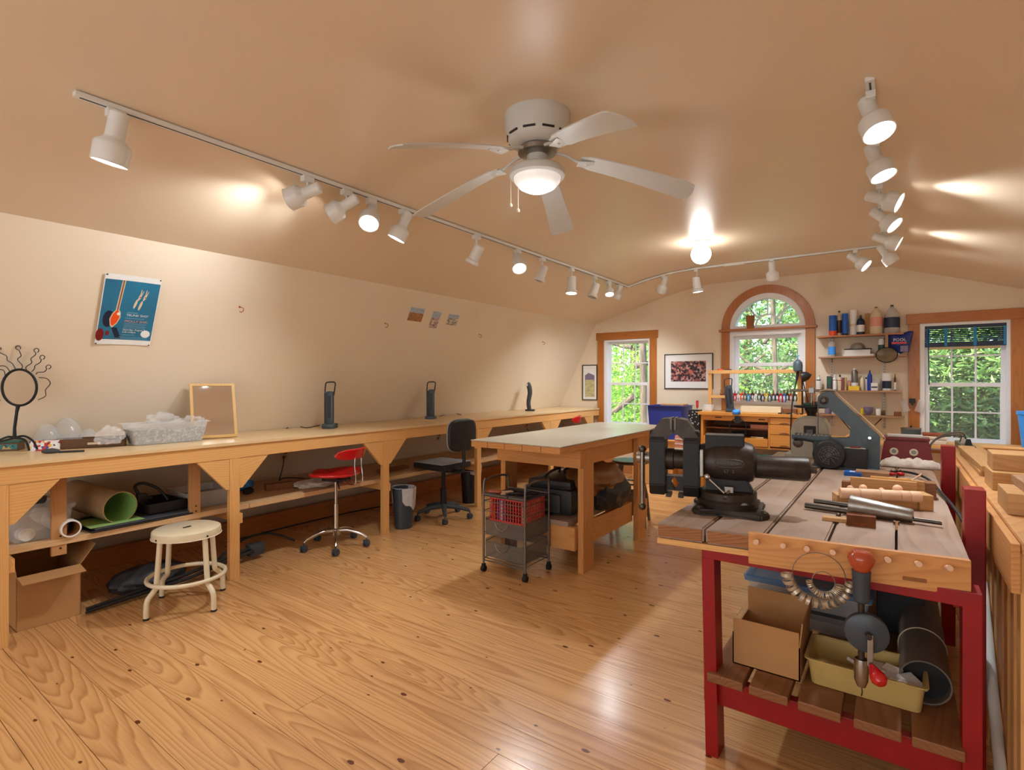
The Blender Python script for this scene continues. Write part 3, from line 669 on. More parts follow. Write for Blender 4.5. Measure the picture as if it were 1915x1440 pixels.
# upright board pair behind
a, b = on_bench(1590, 925), on_bench(1715, 938)
d = b-a; L = d.length; rz = math.atan2(d.y, d.x)
t = thing('wood_jig', 'honey wood board jig standing on edge behind the rollers', 'jig', a, rz)
part('front_board', MB().box(0, 0, 0, L, .022, .085, .003), 'block', t); part('back_board', MB().box(.08, .05, 0, L+.03, .072, .085, .003), 'block', t); part('dark_end', MB().box(-.035, 0, 0, -.002, .05, .06, .002), 'dkwood', t); part('link_strip', MB().box(.08, .02, .086, L-.02, .03, .094), 'pinex', t)
p = on_bench(1735, 932); solo('wood_block', MB(Matrix.Translation(p) @ Matrix.Rotation(rz, 4, 'Z')).box(-.028, -.03, 0, .03, .05, .075, .003), 'dkwood', 'dark wood cube at the right end of the board jig', 'block')
p = on_bench(1633, 893); solo('wood_block', MB(Matrix.Translation(p)).box(-.085, -.01, 0, .075, .09, .03, .003), 'wornx', 'flat brown plank offcut beside the blue box', 'block')
p = on_bench(1600, 890)
t = thing('paper_carton', 'small bright blue flat box beside the dark cloth', 'box', p); part('box_body', MB().box(-.055, -.03, 0, .03, .06, .022, .002), 'bblue', t); part('white_patch', MB().box(-.03, -.0, .022, .0, .03, .0228), 'paper', t)
for k, (px, lab) in enumerate(((1667, 'left of the two small red clamps'), (1684, 'right of the two small red clamps'))):
    p = on_bench(px, 890); t = thing('spring_clamp', lab+' on the plank bench', 'clamp', p, 0, 'small red clamps')
    part('clamp_pad', MB().lathe([(0, 0), (.017, 0), (.02, .004), (.02, .014), (.014, .018), (0, .018)], (0, 0, .003), n=16), 'redp', t, True); part('clamp_screw', MB().cyl((0, 0, .002), (0, 0, .035), .003, n=8), 'steeld', t, True)
p = on_bench(1680, 903); m = MB(Matrix.Translation(p)); m.prism([(-.07, 0), (.03, 0), (.045, .03), (.035, .03), (.01, .012), (-.055, .012)], -.02, .02); solo('wood_wedge', m, 'block', 'pale curved wood wedge below the red clamps', 'wedge')
p = on_bench(1712, 905); solo('dowel_stick', MB().cyl(p+Vector((-.02, 0, .012)), p+Vector((.03, .17, .03)), .005, n=8), 'dowel', 'thin pale stick leaning across the board jig', 'stick', smooth=True)
# dark cloth
def drape(name, label, cat, c, rx, ry, h, mat, seed, rz=0, amp=.012):
    rr = random.Random(seed); ph = [rr.uniform(0, 6) for _ in range(6)]
    def f(u, v):
        a, b = u*2-1, v*2-1; e = max(0, 1-max(abs(a), abs(b))**6)
        w = 1+.12*math.sin(5*a+ph[0])*math.cos(4*b+ph[1])
        z = h*e*(1+.3*math.sin(9*a+ph[2])*math.sin(7*b+ph[3]))+amp*e*math.sin(17*a+6*b+ph[4])*.5+.004
        x, y = a*rx*w, b*ry*(1+.1*math.sin(6*a+ph[5]))
        return (c[0]+x*math.cos(rz)-y*math.sin(rz), c[1]+x*math.sin(rz)+y*math.cos(rz), c[2]+max(z, .003))
    m = MB(); m.grid(f, 26, 18); return solo(name, m, mat, label, cat, smooth=True, solid=.004, loc=Vector(c))
drape('folded_cloth', 'dark grey cloth rag in front of the belt sander', 'cloth', on_bench(1598, 874), .12, .06, .022, 'dcloth', 3, .05)
drape('hand_towel', 'crumpled white towel in front of the red machine', 'towel', on_bench(1702, 874), .16, .07, .04, 'cloth', 4, .03)
# hose / cord sweeping along the bench edge
P = [on_bench(1645, 884, .02), on_bench(1690, 882, .02), on_bench(1730, 893, .02), on_bench(1757, 918, .02)]
P = [Vector(q) for q in P] + [Vector((.212, 2.75, .84)), Vector((.215, 2.66, .70)), Vector((.215, 2.62, .5))]
solo('loose_cable', MB().tube(smoothpath(P), .0065, 8), 'blk2', 'thick black cord curving over the bench edge between the red posts', 'cord', smooth=True)

# ---- belt sander / sanding machine
def sander():
    p = Vector((-.225, 3.90, WB)); t = thing('belt_sander', 'slate grey bench belt sander with slanting arm and round black motor', 'sander', p, R(2)); s = .00335
    F = lambda x, y: ((x-1610)*s, (876-y)*s)
    W = [(1553, 760), (1554, 745), (1560, 737), (1570, 734), (1580, 737), (1586, 745), (1652, 815), (1651, 873), (1548, 873), (1545, 825), (1560, 821), (1600, 821), (1606, 818), (1608, 800), (1602, 795), (1572, 764), (1556, 764)]
    m = MB(); m.prism([F(*q) for q in W], .0, .055); bmesh.ops.bevel(m.bm, geom=[e for e in m.bm.edges if abs((e.verts[0].co-e.verts[1].co).y) < .001], offset=.004, segments=2, affect='EDGES'); fr = part('frame_casting', m, 'bluegrey', t)
    B = [(1552, 758), (1551, 742), (1558, 734), (1570, 730.5), (1582, 733), (1590, 743), (1655, 812), (1655, 822)]
    P2 = smoothpath([Vector((F(*q)[0], .03, F(*q)[1])) for q in B], 4); m = MB()
    for a, b in zip(P2, P2[1:]): m.hexa([(a.x, .01, a.z), (b.x, .01, b.z), (b.x, .05, b.z), (a.x, .05, a.z)], [(a.x, .01, a.z+.004), (b.x, .01, b.z+.004), (b.x, .05, b.z+.004), (a.x, .05, a.z+.004)])
    part('sanding_belt', m, 'tan', t)
    c = F(1564, 751); part('tracking_wheel', MB().lathe([(0, 0), (.026, 0), (.026, .012), (.016, .016), (.012, .024), (0, .024)], (c[0], .0, c[1]), (0, -1, 0), 24), 'steeld', t, True)
    c = F(1554, 790); part('blade_belt', MB().box(c[0]-.003, .02, .19, c[0]+.003, .035, .38), 'steeld', t)
    a, b = F(1511, 811), F(1574, 826); tb = part('work_table', MB().box(a[0], -.04, b[1], b[0], .09, b[1]+.03, .003), 'bluegrey', t)
    for k in range(9): part('table_rib', MB().box(a[0]+.012+k*.022, -.04, b[1]+.03, a[0]+.022+k*.022, .085, b[1]+.034), 'steel', tb)
    q0, q1 = F(1518, 825), F(1548, 828); lv = part('table_lever', MB().tube(smoothpath([(q0[0], -.05, q0[1]), ((q0[0]+q1[0])/2, -.055, q0[1]-.002), (q1[0], -.05, q1[1])]), .007, 8), 'blk2', t, True); part('lever_ball', MB().sph((q0[0], -.05, q0[1]), .012), 'blk2', lv, True)
    c = F(1522, 833); part('tilt_knob', MB().lathe([(0, 0), (.028, 0), (.03, .006), (.03, .014), (.014, .02), (0, .02)], (c[0], -.02, c[1]), (0, -1, 0), 14), 'steeld', t, True)
    c = F(1574, 850); mt = part('motor_housing', MB().lathe([(0, .0), (.088, .0), (.09, -.05), (.09, -.09), (.08, -.105), (0, -.11)], (c[0], .0, c[1]), (0, 1, 0), 36), 'black', t, True)
    m = MB()
    for r_ in (.015, .028, .041, .053): m.tube([Vector((c[0]+r_*math.cos(i*.4), -.112, c[1]+r_*math.sin(i*.4))) for i in range(13)], .0016, 5)
    for k in range(5): a = k*.63+.3; m.cyl((c[0]-.058*math.cos(a), -.112, c[1]-.058*math.sin(a)), (c[0]+.058*math.cos(a), -.112, c[1]+.058*math.sin(a)), .0014, n=5)
    part('fan_grille', m, 'pewter', mt)
    a, b = F(1597, 838), F(1633, 872); part('switch_box', MB().box(a[0], -.07, b[1], b[0], -.0, a[1], .003), 'black', t); part('switch_plate', MB().box(a[0], -.05, a[1]+.002, b[0]-.01, -.005, a[1]+.006, .001), 'creamg', t); part('switch_cover', MB().box(a[0]+.03, -.04, a[1]+.006, b[0]-.035, -.015, a[1]+.014, .002), 'dred', t)
    c = F(1636, 816); part('pivot_disc', MB().lathe([(0, 0), (.045, 0), (.045, .006), (0, .008)], (c[0], .0, c[1]), (0, -1, 0), 28), 'bluegrey', t, True); part('pivot_bolt', MB().cyl((c[0]+.0, -.0, c[1]-.003), (c[0], -.03, c[1]-.003), .009, n=8), 'chrome', t, True)
    a = F(1545, 876); part('foot_plate', MB().box(a[0], -.06, 0, .13, .1, .012, .002), 'bluegrey', t)
sander()
# ---- cream scroll machine with round table at bench end
def filer():
    p = Z(1530, 851, WB); p.x, p.y = -.50, 4.36
    t = thing('scroll_saw', 'cream rounded scroll machine with a small round table', 'machine', p); s = .0039
    m = MB(); P = [(-.125, 0), (-.125, .20), (-.11, .25), (-.07, .285), (0, .295), (.07, .285), (.10, .25), (.115, .20), (.115, 0)]
    m.prism(P, -.07, .09); bmesh.ops.bevel(m.bm, geom=list(m.bm.edges), offset=.012, segments=3, affect='EDGES'); part('housing', m, 'creamg', t, True)
    part('foot', MB().box(-.16, -.09, 0, .14, .11, .02, .004), 'creamg', t)
    part('mechanism_window', MB().box(-.04, -.075, .15, .035, -.07, .225, .002), 'ironb', t); part('guide_block', MB().box(-.025, -.085, .16, .02, -.075, .2, .002), 'steeld', t)
    part('neck', MB().lathe([(.03, .29), (.03, .31), (.045, .335), (.045, .345)], n=20), 'iron', t, True)
    part('round_table', MB().lathe([(0, .345), (.10, .35), (.115, .356), (.115, .366), (0, .366)], n=32), 'ironb', t, True)
    part('post', MB().cyl((.0, 0, .366), (0, 0, .50), .01, n=12), 'steel', t, True); part('cross_arm', MB().cyl((-.14, 0, .475), (.16, 0, .475), .008, n=12), 'steel', t, True); part('arm_clamp', MB().box(-.018, -.018, .455, .018, .018, .495, .003), 'steel', t)
    part('oil_tin', MB().box(.02, -.03, .367, .07, .03, .395, .004), 'black', t); part('green_pad', MB().box(-.05, -.03, .367, .0, .03, .385, .003), 'green', t)
filer()
# ---- red dust box with two dials
def redbox():
    p = Vector((.052, 4.30, WB)); t = thing('polishing_hood', 'dark red enclosed polishing machine with two round ports', 'machine', p, R(-1))
    m = MB(); m.hexa([(-.145, 0, 0), (.13, 0, 0), (.13, .16, 0), (-.145, .16, 0)], [(-.125, .03, .155), (.11, .03, .155), (.11, .16, .155), (-.125, .16, .155)]); bmesh.ops.bevel(m.bm, geom=list(m.bm.edges), offset=.005, segments=2, affect='EDGES'); b = part('housing', m, 'dred', t)
    part('lid', MB().box(-.13, .02, .155, .115, .17, .172, .004), 'dred', t); part('lamp_strip', MB().box(-.11, .04, .172, .08, .1, .19, .006), 'white', t)
    for x in (-.072, .032): q = part('round_port', MB().lathe([(0, 0), (.021, 0), (.024, .003), (.02, .008), (.014, .008), (.012, .004), (0, .004)], (x, .012, .08), (0, -1, .18), 24), 'cream', t, True); part('port_centre', MB().cyl((x, .013, .08), (x, .0035, .0815), .0125, n=18), 'pewter', q)
redbox()

# ---- steel ring sizing gauges on the peg board
def rings():
    c0 = PT @ Vector((.205, -.02, .842))
    def hoop(name, label, ctr, r_, n, rr, w, seed):
        t = thing(name, label, 'rings', ctr, math.atan(.1137)); rd = random.Random(seed)
        part('hoop_wire', MB().tube([Vector((r_*math.cos(2*math.pi*i/40), 0, r_*math.sin(2*math.pi*i/40))) for i in range(40)], .0016, 6, closed=True), 'steel', t, True)
        for k in range(n):
            a = R(-172+164*k/(n-1)); q = Vector((r_*math.cos(a), 0, r_*math.sin(a))); o = q.normalized(); rw_ = rr(k/(n-1))
            tw = Matrix.Rotation(rd.uniform(-.7, .7), 4, 'Z') @ Vector((-math.sin(a), 0, math.cos(a)))
            part('finger_gauge', MB().lathe([(rw_, -w/2), (rw_, w/2), (rw_-.0022, w/2), (rw_-.0022, -w/2), (rw_, -w/2)], q+o*rw_, tw, 16, caps=False), 'gauge', t, True)
    hoop('ring_gauge', 'large wire hoop of finger sizing rings hanging from the third peg', PT @ Vector((.212, -.034, .842-.072)), .0745, 14, lambda f: .018-.004*f, .011, 1)
    hoop('ring_gauge', 'small wire hoop of thin sizing rings inside the large hoop', PT @ Vector((.226, -.046, .842-.085)), .032, 22, lambda f: .009+.004*f, .003, 2)
rings()
# ---- hand drill
def hand_drill():
    q = PT @ Vector((.327, -.055, .875)); t = thing('hand_drill', 'old eggbeater hand drill with red knob handle hanging from two pegs', 'drill', q, math.atan(.1137))
    part('top_handle', MB().lathe([(0, 0), (.024, -.001), (.035, -.012), (.038, -.026), (.033, -.042), (.024, -.056), (.022, -.062), (0, -.062)][::-1], n=24), 'knob', t, True)
    part('ferrule', MB().lathe([(.0, -.16), (.017, -.16), (.022, -.155), (.024, -.10), (.026, -.062), (0, -.061)], n=24), 'navyp', t, True)
    part('shaft', MB().cyl((0, 0, -.16), (0, 0, -.35), .009, n=12), 'iron', t, True)
    w = part('gear_wheel', MB().lathe([(0, -.012), (.052, -.012), (.054, -.016), (.0585, -.016), (.0585, .004), (.052, .008), (0, .008)], (.012, -.02, -.245), (0, -1, 0), 40), 'navyp', t, True)
    part('crank_arm', MB().box(.012, -.045, -.335, .028, -.038, -.24, .002), 'steel', t); part('crank_boss', MB().cyl((.016, -.03, -.245), (.016, -.05, -.245), .009, n=12), 'iron', t, True)
    part('crank_knob', MB().lathe([(0, 0), (.008, .002), (.012, .012), (.021, .035), (.022, .048), (.014, .06), (0, .063)], (.022, -.046, -.328), (.35, -.8, -.45), 20), 'redp', t, True)
    part('chuck', MB().lathe([(0, -.42), (.012, -.42), (.019, -.40), (.020, -.35), (.017, -.335), (0, -.335)], n=16), 'steel', t, True)
    part('drill_bit', MB().tube(smoothpath([(0, 0, -.42), (.002, -.004, -.435), (.0, 0, -.45)]), .0022, 6), 'steeld', t, True)
hand_drill()

# ---- under the plank bench
SZ = .318
def carton(name, label, x0, y0, x1, y1, z0, h, flaps, mat='card', th=.004):
    t = thing(name, label, 'box', ((x0+x1)/2, (y0+y1)/2, z0), world=True)
    m = MB(); m.box(x0, y0, z0, x1, y0+th, z0+h).box(x0, y1-th, z0, x1, y1, z0+h).box(x0, y0, z0, x0+th, y1, z0+h).box(x1-th, y0, z0, x1, y1, z0+h).box(x0, y0, z0, x1, y1, z0+th)
    part('box_body', m, mat, t)
    for (side, ln, ang) in flaps:
        a = R(ang); w = 0.003
        if side == 'f': T = Matrix.Translation((0, y0, z0+h)) @ Matrix.Rotation(a, 4, 'X'); m = MB(T).box(x0+w, 0, 0, x1-w, th, ln)
        if side == 'b': T = Matrix.Translation((0, y1, z0+h)) @ Matrix.Rotation(-a, 4, 'X'); m = MB(T).box(x0+w, -th, 0, x1-w, 0, ln)
        if side == 'l': T = Matrix.Translation((x0, 0, z0+h)) @ Matrix.Rotation(-a, 4, 'Y'); m = MB(T).box(0, y0+w, 0, th, y1-w, ln)
        if side == 'r': T = Matrix.Translation((x1, 0, z0+h)) @ Matrix.Rotation(a, 4, 'Y'); m = MB(T).box(-th, y0+w, 0, 0, y1-w, ln)
        part('flap', m, mat, t)
    return t
carton('cardboard_box', 'open cardboard box on the slatted shelf of the red bench', -.515, 2.165, -.285, 2.42, SZ, .12, [('f', .055, 3), ('b', .1, -4), ('r', .09, 6)])
def tub(name, label, x0, y0, x1, y1, z0, h, mat, lidm=None, content=None, taper=.012, lip=.008, rz=0, cat='bin', clabel=None):
    c = ((x0+x1)/2, (y0+y1)/2); hx, hy = (x1-x0)/2, (y1-y0)/2
    t = thing(name, label, cat, (c[0], c[1], z0), rz)
    m = MB()
    def rr(ex, z, r_=.02):
        out = []
        for (sx, sy, a0) in ((1, 1, 0), (-1, 1, 90), (-1, -1, 180), (1, -1, 270)):
            for k in range(4): a = R(a0+30*k); out.append(m._v((sx*(hx+ex-r_)+r_*math.cos(a), sy*(hy+ex-r_)+r_*math.sin(a), z)))
        return out
    m.skin([rr(-taper-.003, .004), rr(-taper-.003, .004+.001), rr(-.004, h-.004), rr(lip, h-.004), rr(lip, h), rr(-.001, h), rr(-taper, .002), ], caps=True)
    part('tub_body', m, mat, t, True)
    if lidm: m = MB(); m.skin([rr(lip+.002, h+.001), rr(lip+.004, h+.02), rr(-.0, h+.026), rr(-.02, h+.02)]); part('lid', m, lidm, t, True)
    if content: m = MB(); m.skin([rr(-taper-.008, .008), rr(-.012, content[1])]); part('contents', m, content[0], t)
    return t
tub('storage_tub', 'yellowed clear tray of small white scraps on the bench shelf', -.265, 2.17, .075, 2.385, SZ, .095, 'ambr', None, ('ambr', .02))
tub('storage_tub', 'clear tub with blue lid under the peg board', -.56, 2.60, -.09, 2.98, SZ, .18, 'clear', 'lid', ('char', .1), .03)
rr_ = random.Random(5)
for k in range(5):
    c = Vector((-.11+.04*k+rr_.uniform(-.01, .01), 2.27+rr_.uniform(-.03, .04), SZ+.065))
    solo('crumpled_scrap' if k < 3 else 'plaster_tile', MB(Matrix.Translation(c) @ Matrix.Rotation(rr_.uniform(0, 3), 4, 'Z') @ Matrix.Rotation(rr_.uniform(-.4, .4), 4, 'X')).box(-.028, -.035, -.006, .028, .035, .006, .003), 'cloth' if k < 3 else 'paper', ['crumpled white scrap at the left in the yellowed tray', 'white scrap beside the red drill knob in the tray', 'middle white scrap in the yellowed tray', 'white tile right of the middle in the yellowed tray', 'rightmost white tile in the yellowed tray'][k], 'scrap', group='scraps in the yellowed tray')
solo('storage_box', MB().box(-.075, 2.82, SZ, .09, 3.2, SZ+.36, .004), 'black', 'dark upright box behind the blue lidded tub', 'box')
t = thing('document_tube', 'dark grey wide tube tied with string under the bench', 'tube', (.095, 2.6, SZ), world=True)
part('tube_wall', MB().lathe([(.072, 0), (.072, .82), (.067, .82), (.067, 0), (.072, 0)], (.075, 2.26, SZ+.073), (0, 1, .0), 28, caps=False), plain('grey_tube', C(108, 98, 88), .6, var=.12, scale=8), t, True)
part('inner_cap', MB().cyl((.075, 2.30, SZ+.073), (.075, 2.305, SZ+.073), .067, n=28), 'blk2', t); part('string', MB().tube([Vector((.075+.0735*math.cos(R(i*12)), 2.55, SZ+.073+.0735*math.sin(R(i*12)))) for i in range(30)], .0025, 5, closed=True), 'tan', t)

# ================================================================ RIGHT LEDGE / stairwell guard
def ledge():
    z = .95; t = thing('stair_guard', 'broad wood-capped stair guard wall along the right side', 'railing', (.5, 3.5, 0), world=True)
    part('cap_board', MB().box(.284, 2.04, z-.038, .47, 4.98, z, .004), 'ledge', t); part('cap_board', MB().box(.47, 4.85, z-.038, 1.35, 4.98, z, .004), 'pinex', t); part('cap_board', MB().box(.47, 2.04, z-.038, 1.35, 2.2, z, .004), 'pinex', t); part('cap_board', MB().box(1.2, 2.2, z-.038, 1.35, 4.85, z, .004), 'ledge', t)
    part('face_board', MB().box(.262, 2.07, z-.155, .283, 4.96, z-.012, .003), 'fir', t)
    part('inner_lip', MB().box(.47, 4.80, z-.075, 1.2, 4.849, z-.0, .003), 'basex', t)
    part('inner_panel', MB().box(.45, 2.25, .3, .469, 4.8, z-.04), 'dkwood', t); part('inner_panel', MB().box(.47, 4.802, .3, 1.2, 4.82, z-.075), 'dkwood', t)
    yy = 2.09
    while yy < 4.95: part('baluster', MB().box(.285, yy, 0.0, .325, yy+.06, z-.04, .003), 'pinez' if int(yy*10) % 3 else 'firz', t); yy += .115
ledge()
z = .9505
def plank_thing(name, label, x0, y0, z0, x1, y1, z1, mat, rz=0, cat='block', grp=None):
    c = ((x0+x1)/2, (y0+y1)/2, z0); m = MB(Matrix.Translation(c) @ Matrix.Rotation(rz, 4, 'Z')); m.box(-(x1-x0)/2, -(y1-y0)/2, 0, (x1-x0)/2, (y1-y0)/2, z1-z0, .003); return solo(name, m, mat, label, cat, group=grp, loc=Vector(c))
plank_thing('wood_batten', 'lower long batten of the pair on the ledge cap', .315, 3.36, z, .39, 4.35, z+.022, 'blocky', 0, 'batten', 'battens on the ledge')
plank_thing('wood_batten', 'upper long batten of the pair on the ledge cap', .312, 3.34, z+.0225, .388, 4.33, z+.05, 'blocky', R(1), 'batten', 'battens on the ledge')
plank_thing('wood_block', 'short thick block with rounded corner nearest on the ledge', .30, 2.44, z, .62, 2.66, z+.072, 'block')
plank_thing('wood_board', 'grained board resting on the nearest thick block', .345, 2.50, z+.0725, .66, 2.70, z+.105, 'wornx', R(2), 'board')
plank_thing('wood_block', 'middle cross block behind the nearest thick block', .315, 2.95, z, .70, 3.16, z+.075, 'block', R(1))
plank_thing('wood_block', 'upper cross block topmost of the ledge pile', .325, 3.0, z+.0755, .72, 3.2, z+.145, 'block', R(-1))
plank_thing('wood_block', 'small dark block between the battens and the cross blocks', .33, 3.20, z, .385, 3.30, z+.045, 'dkwood')
solo('paper_slip', MB(Matrix.Translation((.42, 2.33, z)) @ Matrix.Rotation(R(20), 4, 'Z')).box(-.03, -.05, 0, .03, .05, .001), 'paper', 'white paper slip near the front end of the ledge', 'paper')
def power_strip():
    t = thing('power_strip', 'grey power strip with plugs on the far end of the ledge', 'power strip', (.355, 3.95, z+.0), R(1)); t.location = (.36, 4.52, z)
    part('strip_body', MB().box(-.035, -.13, 0, .035, .28, .042, .004), 'pewter', t); part('strip_end', MB().box(-.033, -.134, .002, .033, -.131, .04), 'black', t)
    for k, (x, y) in enumerate(((.005, -.05), (-.005, .06), (0, .17))): part('plug', MB().hexa([(x-.018, y-.02, .042), (x+.018, y-.02, .042), (x+.018, y+.02, .042), (x-.018, y+.02, .042)], [(x-.01, y-.012, .08), (x+.01, y-.012, .08), (x+.01, y+.012, .08), (x-.01, y+.012, .08)]), 'black' if k != 1 else 'paper', t)
power_strip()
for k, (dx, h, lab) in enumerate(((.0, .10, 'outer grey cord arching from the power strip'), (.012, .085, 'inner grey cord arching from the power strip'))):
    P = smoothpath([(.355-dx*2, 4.5+.1*k, z+.08), (.33, 4.47+.05*k, z+h+.02), (.23-dx, 4.42, z+h), (.17, 4.38, z+.03), (.165+.01*k, 4.34, .90), (.165+.01*k, 4.33, .868)])
    solo('loose_cable', MB().tube(P, .006, 8), 'pewter', lab, 'cord', smooth=True)
solo('drain_pipe', MB().cyl((.2665, 2.15, .0), (.2665, 2.75, .62), .0165, n=16), 'white', 'white plastic pipe leaning between the red post and guard', 'pipe', smooth=True)
# ================================================================ CEILING FITTINGS
def fan():
    c = Vector((-1.487, 2.281, FZ)); t = thing('ceiling_fan', 'white five-blade ceiling fan with frosted bowl light', 'ceiling fan', c); t.scale = (1.03, 1.03, .90)
    part('motor_housing', MB().lathe([(0, 0), (.16, 0), (.163, -.015), (.158, -.05), (.160, -.075), (.150, -.10), (.153, -.115), (.135, -.155), (.11, -.175), (0, -.178)], n=44), 'fan', t, True)
    for k in range(10): part('vent_slot', MB(Matrix.Rotation(R(k*36), 4, 'Z')).box(.1425, -.03, -.135, .150, .03, -.124, .002), 'black', t)
    part('rotor_hub', MB().lathe([(0, -.177), (.085, -.178), (.095, -.19), (.095, -.215), (.07, -.225), (0, -.226)], n=32), 'steel', t, True)
    part('light_stem', MB().lathe([(0, -.225), (.05, -.226), (.052, -.27), (.06, -.28), (0, -.281)], n=24), 'fan', t, True)
    part('light_rim', MB().lathe([(0, -.275), (.06, -.277), (.125, -.30), (.135, -.315), (.137, -.345), (.128, -.352), (0, -.35)], n=40), 'fan', t, True)
    part('glass_bowl', MB().lathe([(.118, -.348), (.112, -.375), (.09, -.405), (.055, -.425), (.02, -.432), (0, -.433)], n=36), 'dim', t, True)
    # blade tips measured against the room: five blades 72 degrees apart
    a0 = 39
    for k in range(5):
        a = R(a0+72*k); T = Matrix.Rotation(a, 4, 'Z')
        m = MB(T)
        pitch = math.tan(R(-13)); r0, r1 = .215, .78
        def f(u, v, top=0):
            r_ = r0+(r1-r0)*u; w = (.048+.024*u)*(1 if .05 < u < .95 else (.80 if u < .5 else .9))
            y = (v*2-1)*w; return (r_-(.012*abs(v*2-1)**2 if u > .97 else 0), y, -.258-.165*u**1.2+y*pitch+top)
        n1, n2 = 24, 4
        g = [[[m._v(f(i/n1, j/n2, tp)) for j in range(n2+1)] for i in range(n1+1)] for tp in (0, .007)]
        for i in range(n1):
            for j in range(n2):
                m.bm.faces.new((g[0][i][j], g[0][i+1][j], g[0][i+1][j+1], g[0][i][j+1])); m.bm.faces.new((g[1][i][j], g[1][i][j+1], g[1][i+1][j+1], g[1][i+1][j]))
        for i in range(n1):
            for j in (0, n2): m.bm.faces.new((g[0][i][j], g[0][i+1][j], g[1][i+1][j], g[1][i][j]))
        for j in range(n2):
            for i in (0, n1): m.bm.faces.new((g[0][i][j], g[0][i][j+1], g[1][i][j+1], g[1][i][j]))
        b = part('blade', m, 'fan', t)
        part('blade_iron', MB(T).tube(smoothpath([(.085, 0, -.205), (.14, 0, -.222), (.18, 0, -.245), (.245, 0, -.268)]), .009, 8).box(.2, -.03, -.270, .28, .03, -.265, .002), 'fan', b, True)
    for x, L, nm in ((-.125, .16, 'pull_chain'), (-.08, .20, 'pull_chain')):
        q = part(nm, MB().cyl((x, -.05, -.33), (x, -.05, -.33-L), .0012, n=5), 'tan', t); part('chain_fob', MB().lathe([(0, 0), (.008, .004), (.009, .014), (.003, .024), (0, .025)], (x, -.05, -.345-L), n=10), 'tan', q, True)
    lamp('fan_lamp', 'POINT', (0, 0, -.50), 3, t, shadow_soft_size=.08)
fan()
def globe(name, label, c, watts, parts=True):
    t = thing(name, label, 'ceiling light', c)
    part('ceiling_plate', MB().lathe([(0, 0), (.085, 0), (.085, -.012), (.06, -.022), (.052, -.045), (0, -.045)], n=30), 'white', t, True)
    part('glass_globe', MB().lathe([(.05, -.042)]+[(.092*math.sin(R(a)), -.122+.092*math.cos(R(a))) for a in range(35, 176, 7)]+[(0, -.214)], n=30), 'globe', t, True)
g = Z(1311, 452, FZ); globe('globe_light', 'round white globe ceiling light near the arched window', (g.x, g.y, FZ), 0)

# ---- track lighting
LTX = -2.80; RTX = -.10; CTY = 6.43; RTZ = FZ-.02
def slopez(x): return cz(x)
def track(label, pts, grp=None):
    t = thing('light_track', label, 'track', pts[0], world=True)
    for a, b in zip(pts, pts[1:]):
        a, b = Vector(a), Vector(b); d = (b-a); L = d.length; x, y_, dd = basis(d)
        up = Vector((0, 0, 1)); side = dd.cross(up).normalized(); up2 = side.cross(dd).normalized()
        T = Matrix(((dd.x, side.x, up2.x, a.x), (dd.y, side.y, up2.y, a.y), (dd.z, side.z, up2.z, a.z), (0, 0, 0, 1)))
        rl = part('track_rail', MB(T).box(0, -.018, -.02, L, .018, .0, .002), 'white', t)
        part('conductor_slot', MB(T).box(.02, -.004, -.0215, L-.02, .004, -.0195), 'char', rl)
    return t
pl = XX(145, 163, LTX); lz = slopez(LTX)-.002
l0 = Vector((LTX, Z(145, 163, lz).y, lz))
track('long white ceiling track above the wall bench', [tuple(l0), (LTX, CTY, lz)])
track('white cross track in front of the arched window', [(LTX, CTY, lz), (-2.55, CTY, cz(-2.55)-.004), (-2.25, CTY, cz(-2.25)-.004), (-1.94, CTY, FZ-.003), (RTX, CTY, FZ-.002)])
track('white ceiling track running above the plank bench', [(RTX, CTY, FZ-.002), (RTX, 2.84, FZ-.002)])
solo('track_connector', MB().box(-1.62, CTY-.024, FZ-.03, -1.40, CTY+.024, FZ-.001, .003), 'white', 'white joiner box midway on the cross track', 'connector')
def head(P, aim, label, lit=True, kind='bell', s=.80, watts=None, ang=100):
    P = Vector(P); aim = Vector(aim).normalized(); t = thing('track_spotlight', label, 'spotlight', P, world=True)
    part('adapter', MB().box(P.x-.02, P.y-.035, P.z-.035, P.x+.02, P.y+.035, P.z-.001, .004), 'white', t)
    h = Vector((aim.x, aim.y, 0)); h = h.normalized() if h.length > .05 else Vector((0, -1, 0))
    piv = P+Vector((0, 0, -.115*s)); 
    part('stem', MB().cyl(P+Vector((0, 0, -.03)), piv, .0075*s, n=10), 'white', t, True)
    c = piv
    if kind == 'bell':
        prof = [(0, -.105), (.033, -.105), (.042, -.095), (.043, .02), (.05, .035), (.076, .055), (.082, .07), (.08, .15), (.083, .152), (.078, .155), (.072, .15), (.072, .12)]
        face, fr = .135, .071
    else:
        prof = [(0, -.05), (.030, -.05), (.034, -.045), (.034, .05), (.044, .055), (.046, .075), (.040, .078), (.038, .07)]
        face, fr = .072, .037
    b = part('lamp_can', MB().lathe([(r_*s, q*s) for r_, q in prof], c, aim, 28, caps=False), 'white', t, True)
    part('lamp_face', MB().lathe([(fr*s, face*s), (fr*.6*s, (face+.006)*s), (0, (face+.008)*s)], c, aim, 20), 'bulb' if lit else 'steel', b, True)
    if lit:
        q = c+aim*((face+.03)*s)
        l = lamp('spot_lamp', 'SPOT', (0, 0, 0), watts or SPOT_W, t, spot_size=R(ang), spot_blend=.9, shadow_soft_size=.06*s)
        l.matrix_local = INV[t.name] @ (Matrix.Translation(q) @ aim.to_track_quat('-Z', 'Y').to_matrix().to_4x4())
    return t
def ltr(px):       # point on left track at picture column px
    r_ = ray(px, 400); y_ = LTX*r_.y/r_.x; return (LTX, y_, lz-.02)
D = lambda x, y, z: Vector((x, y, z))
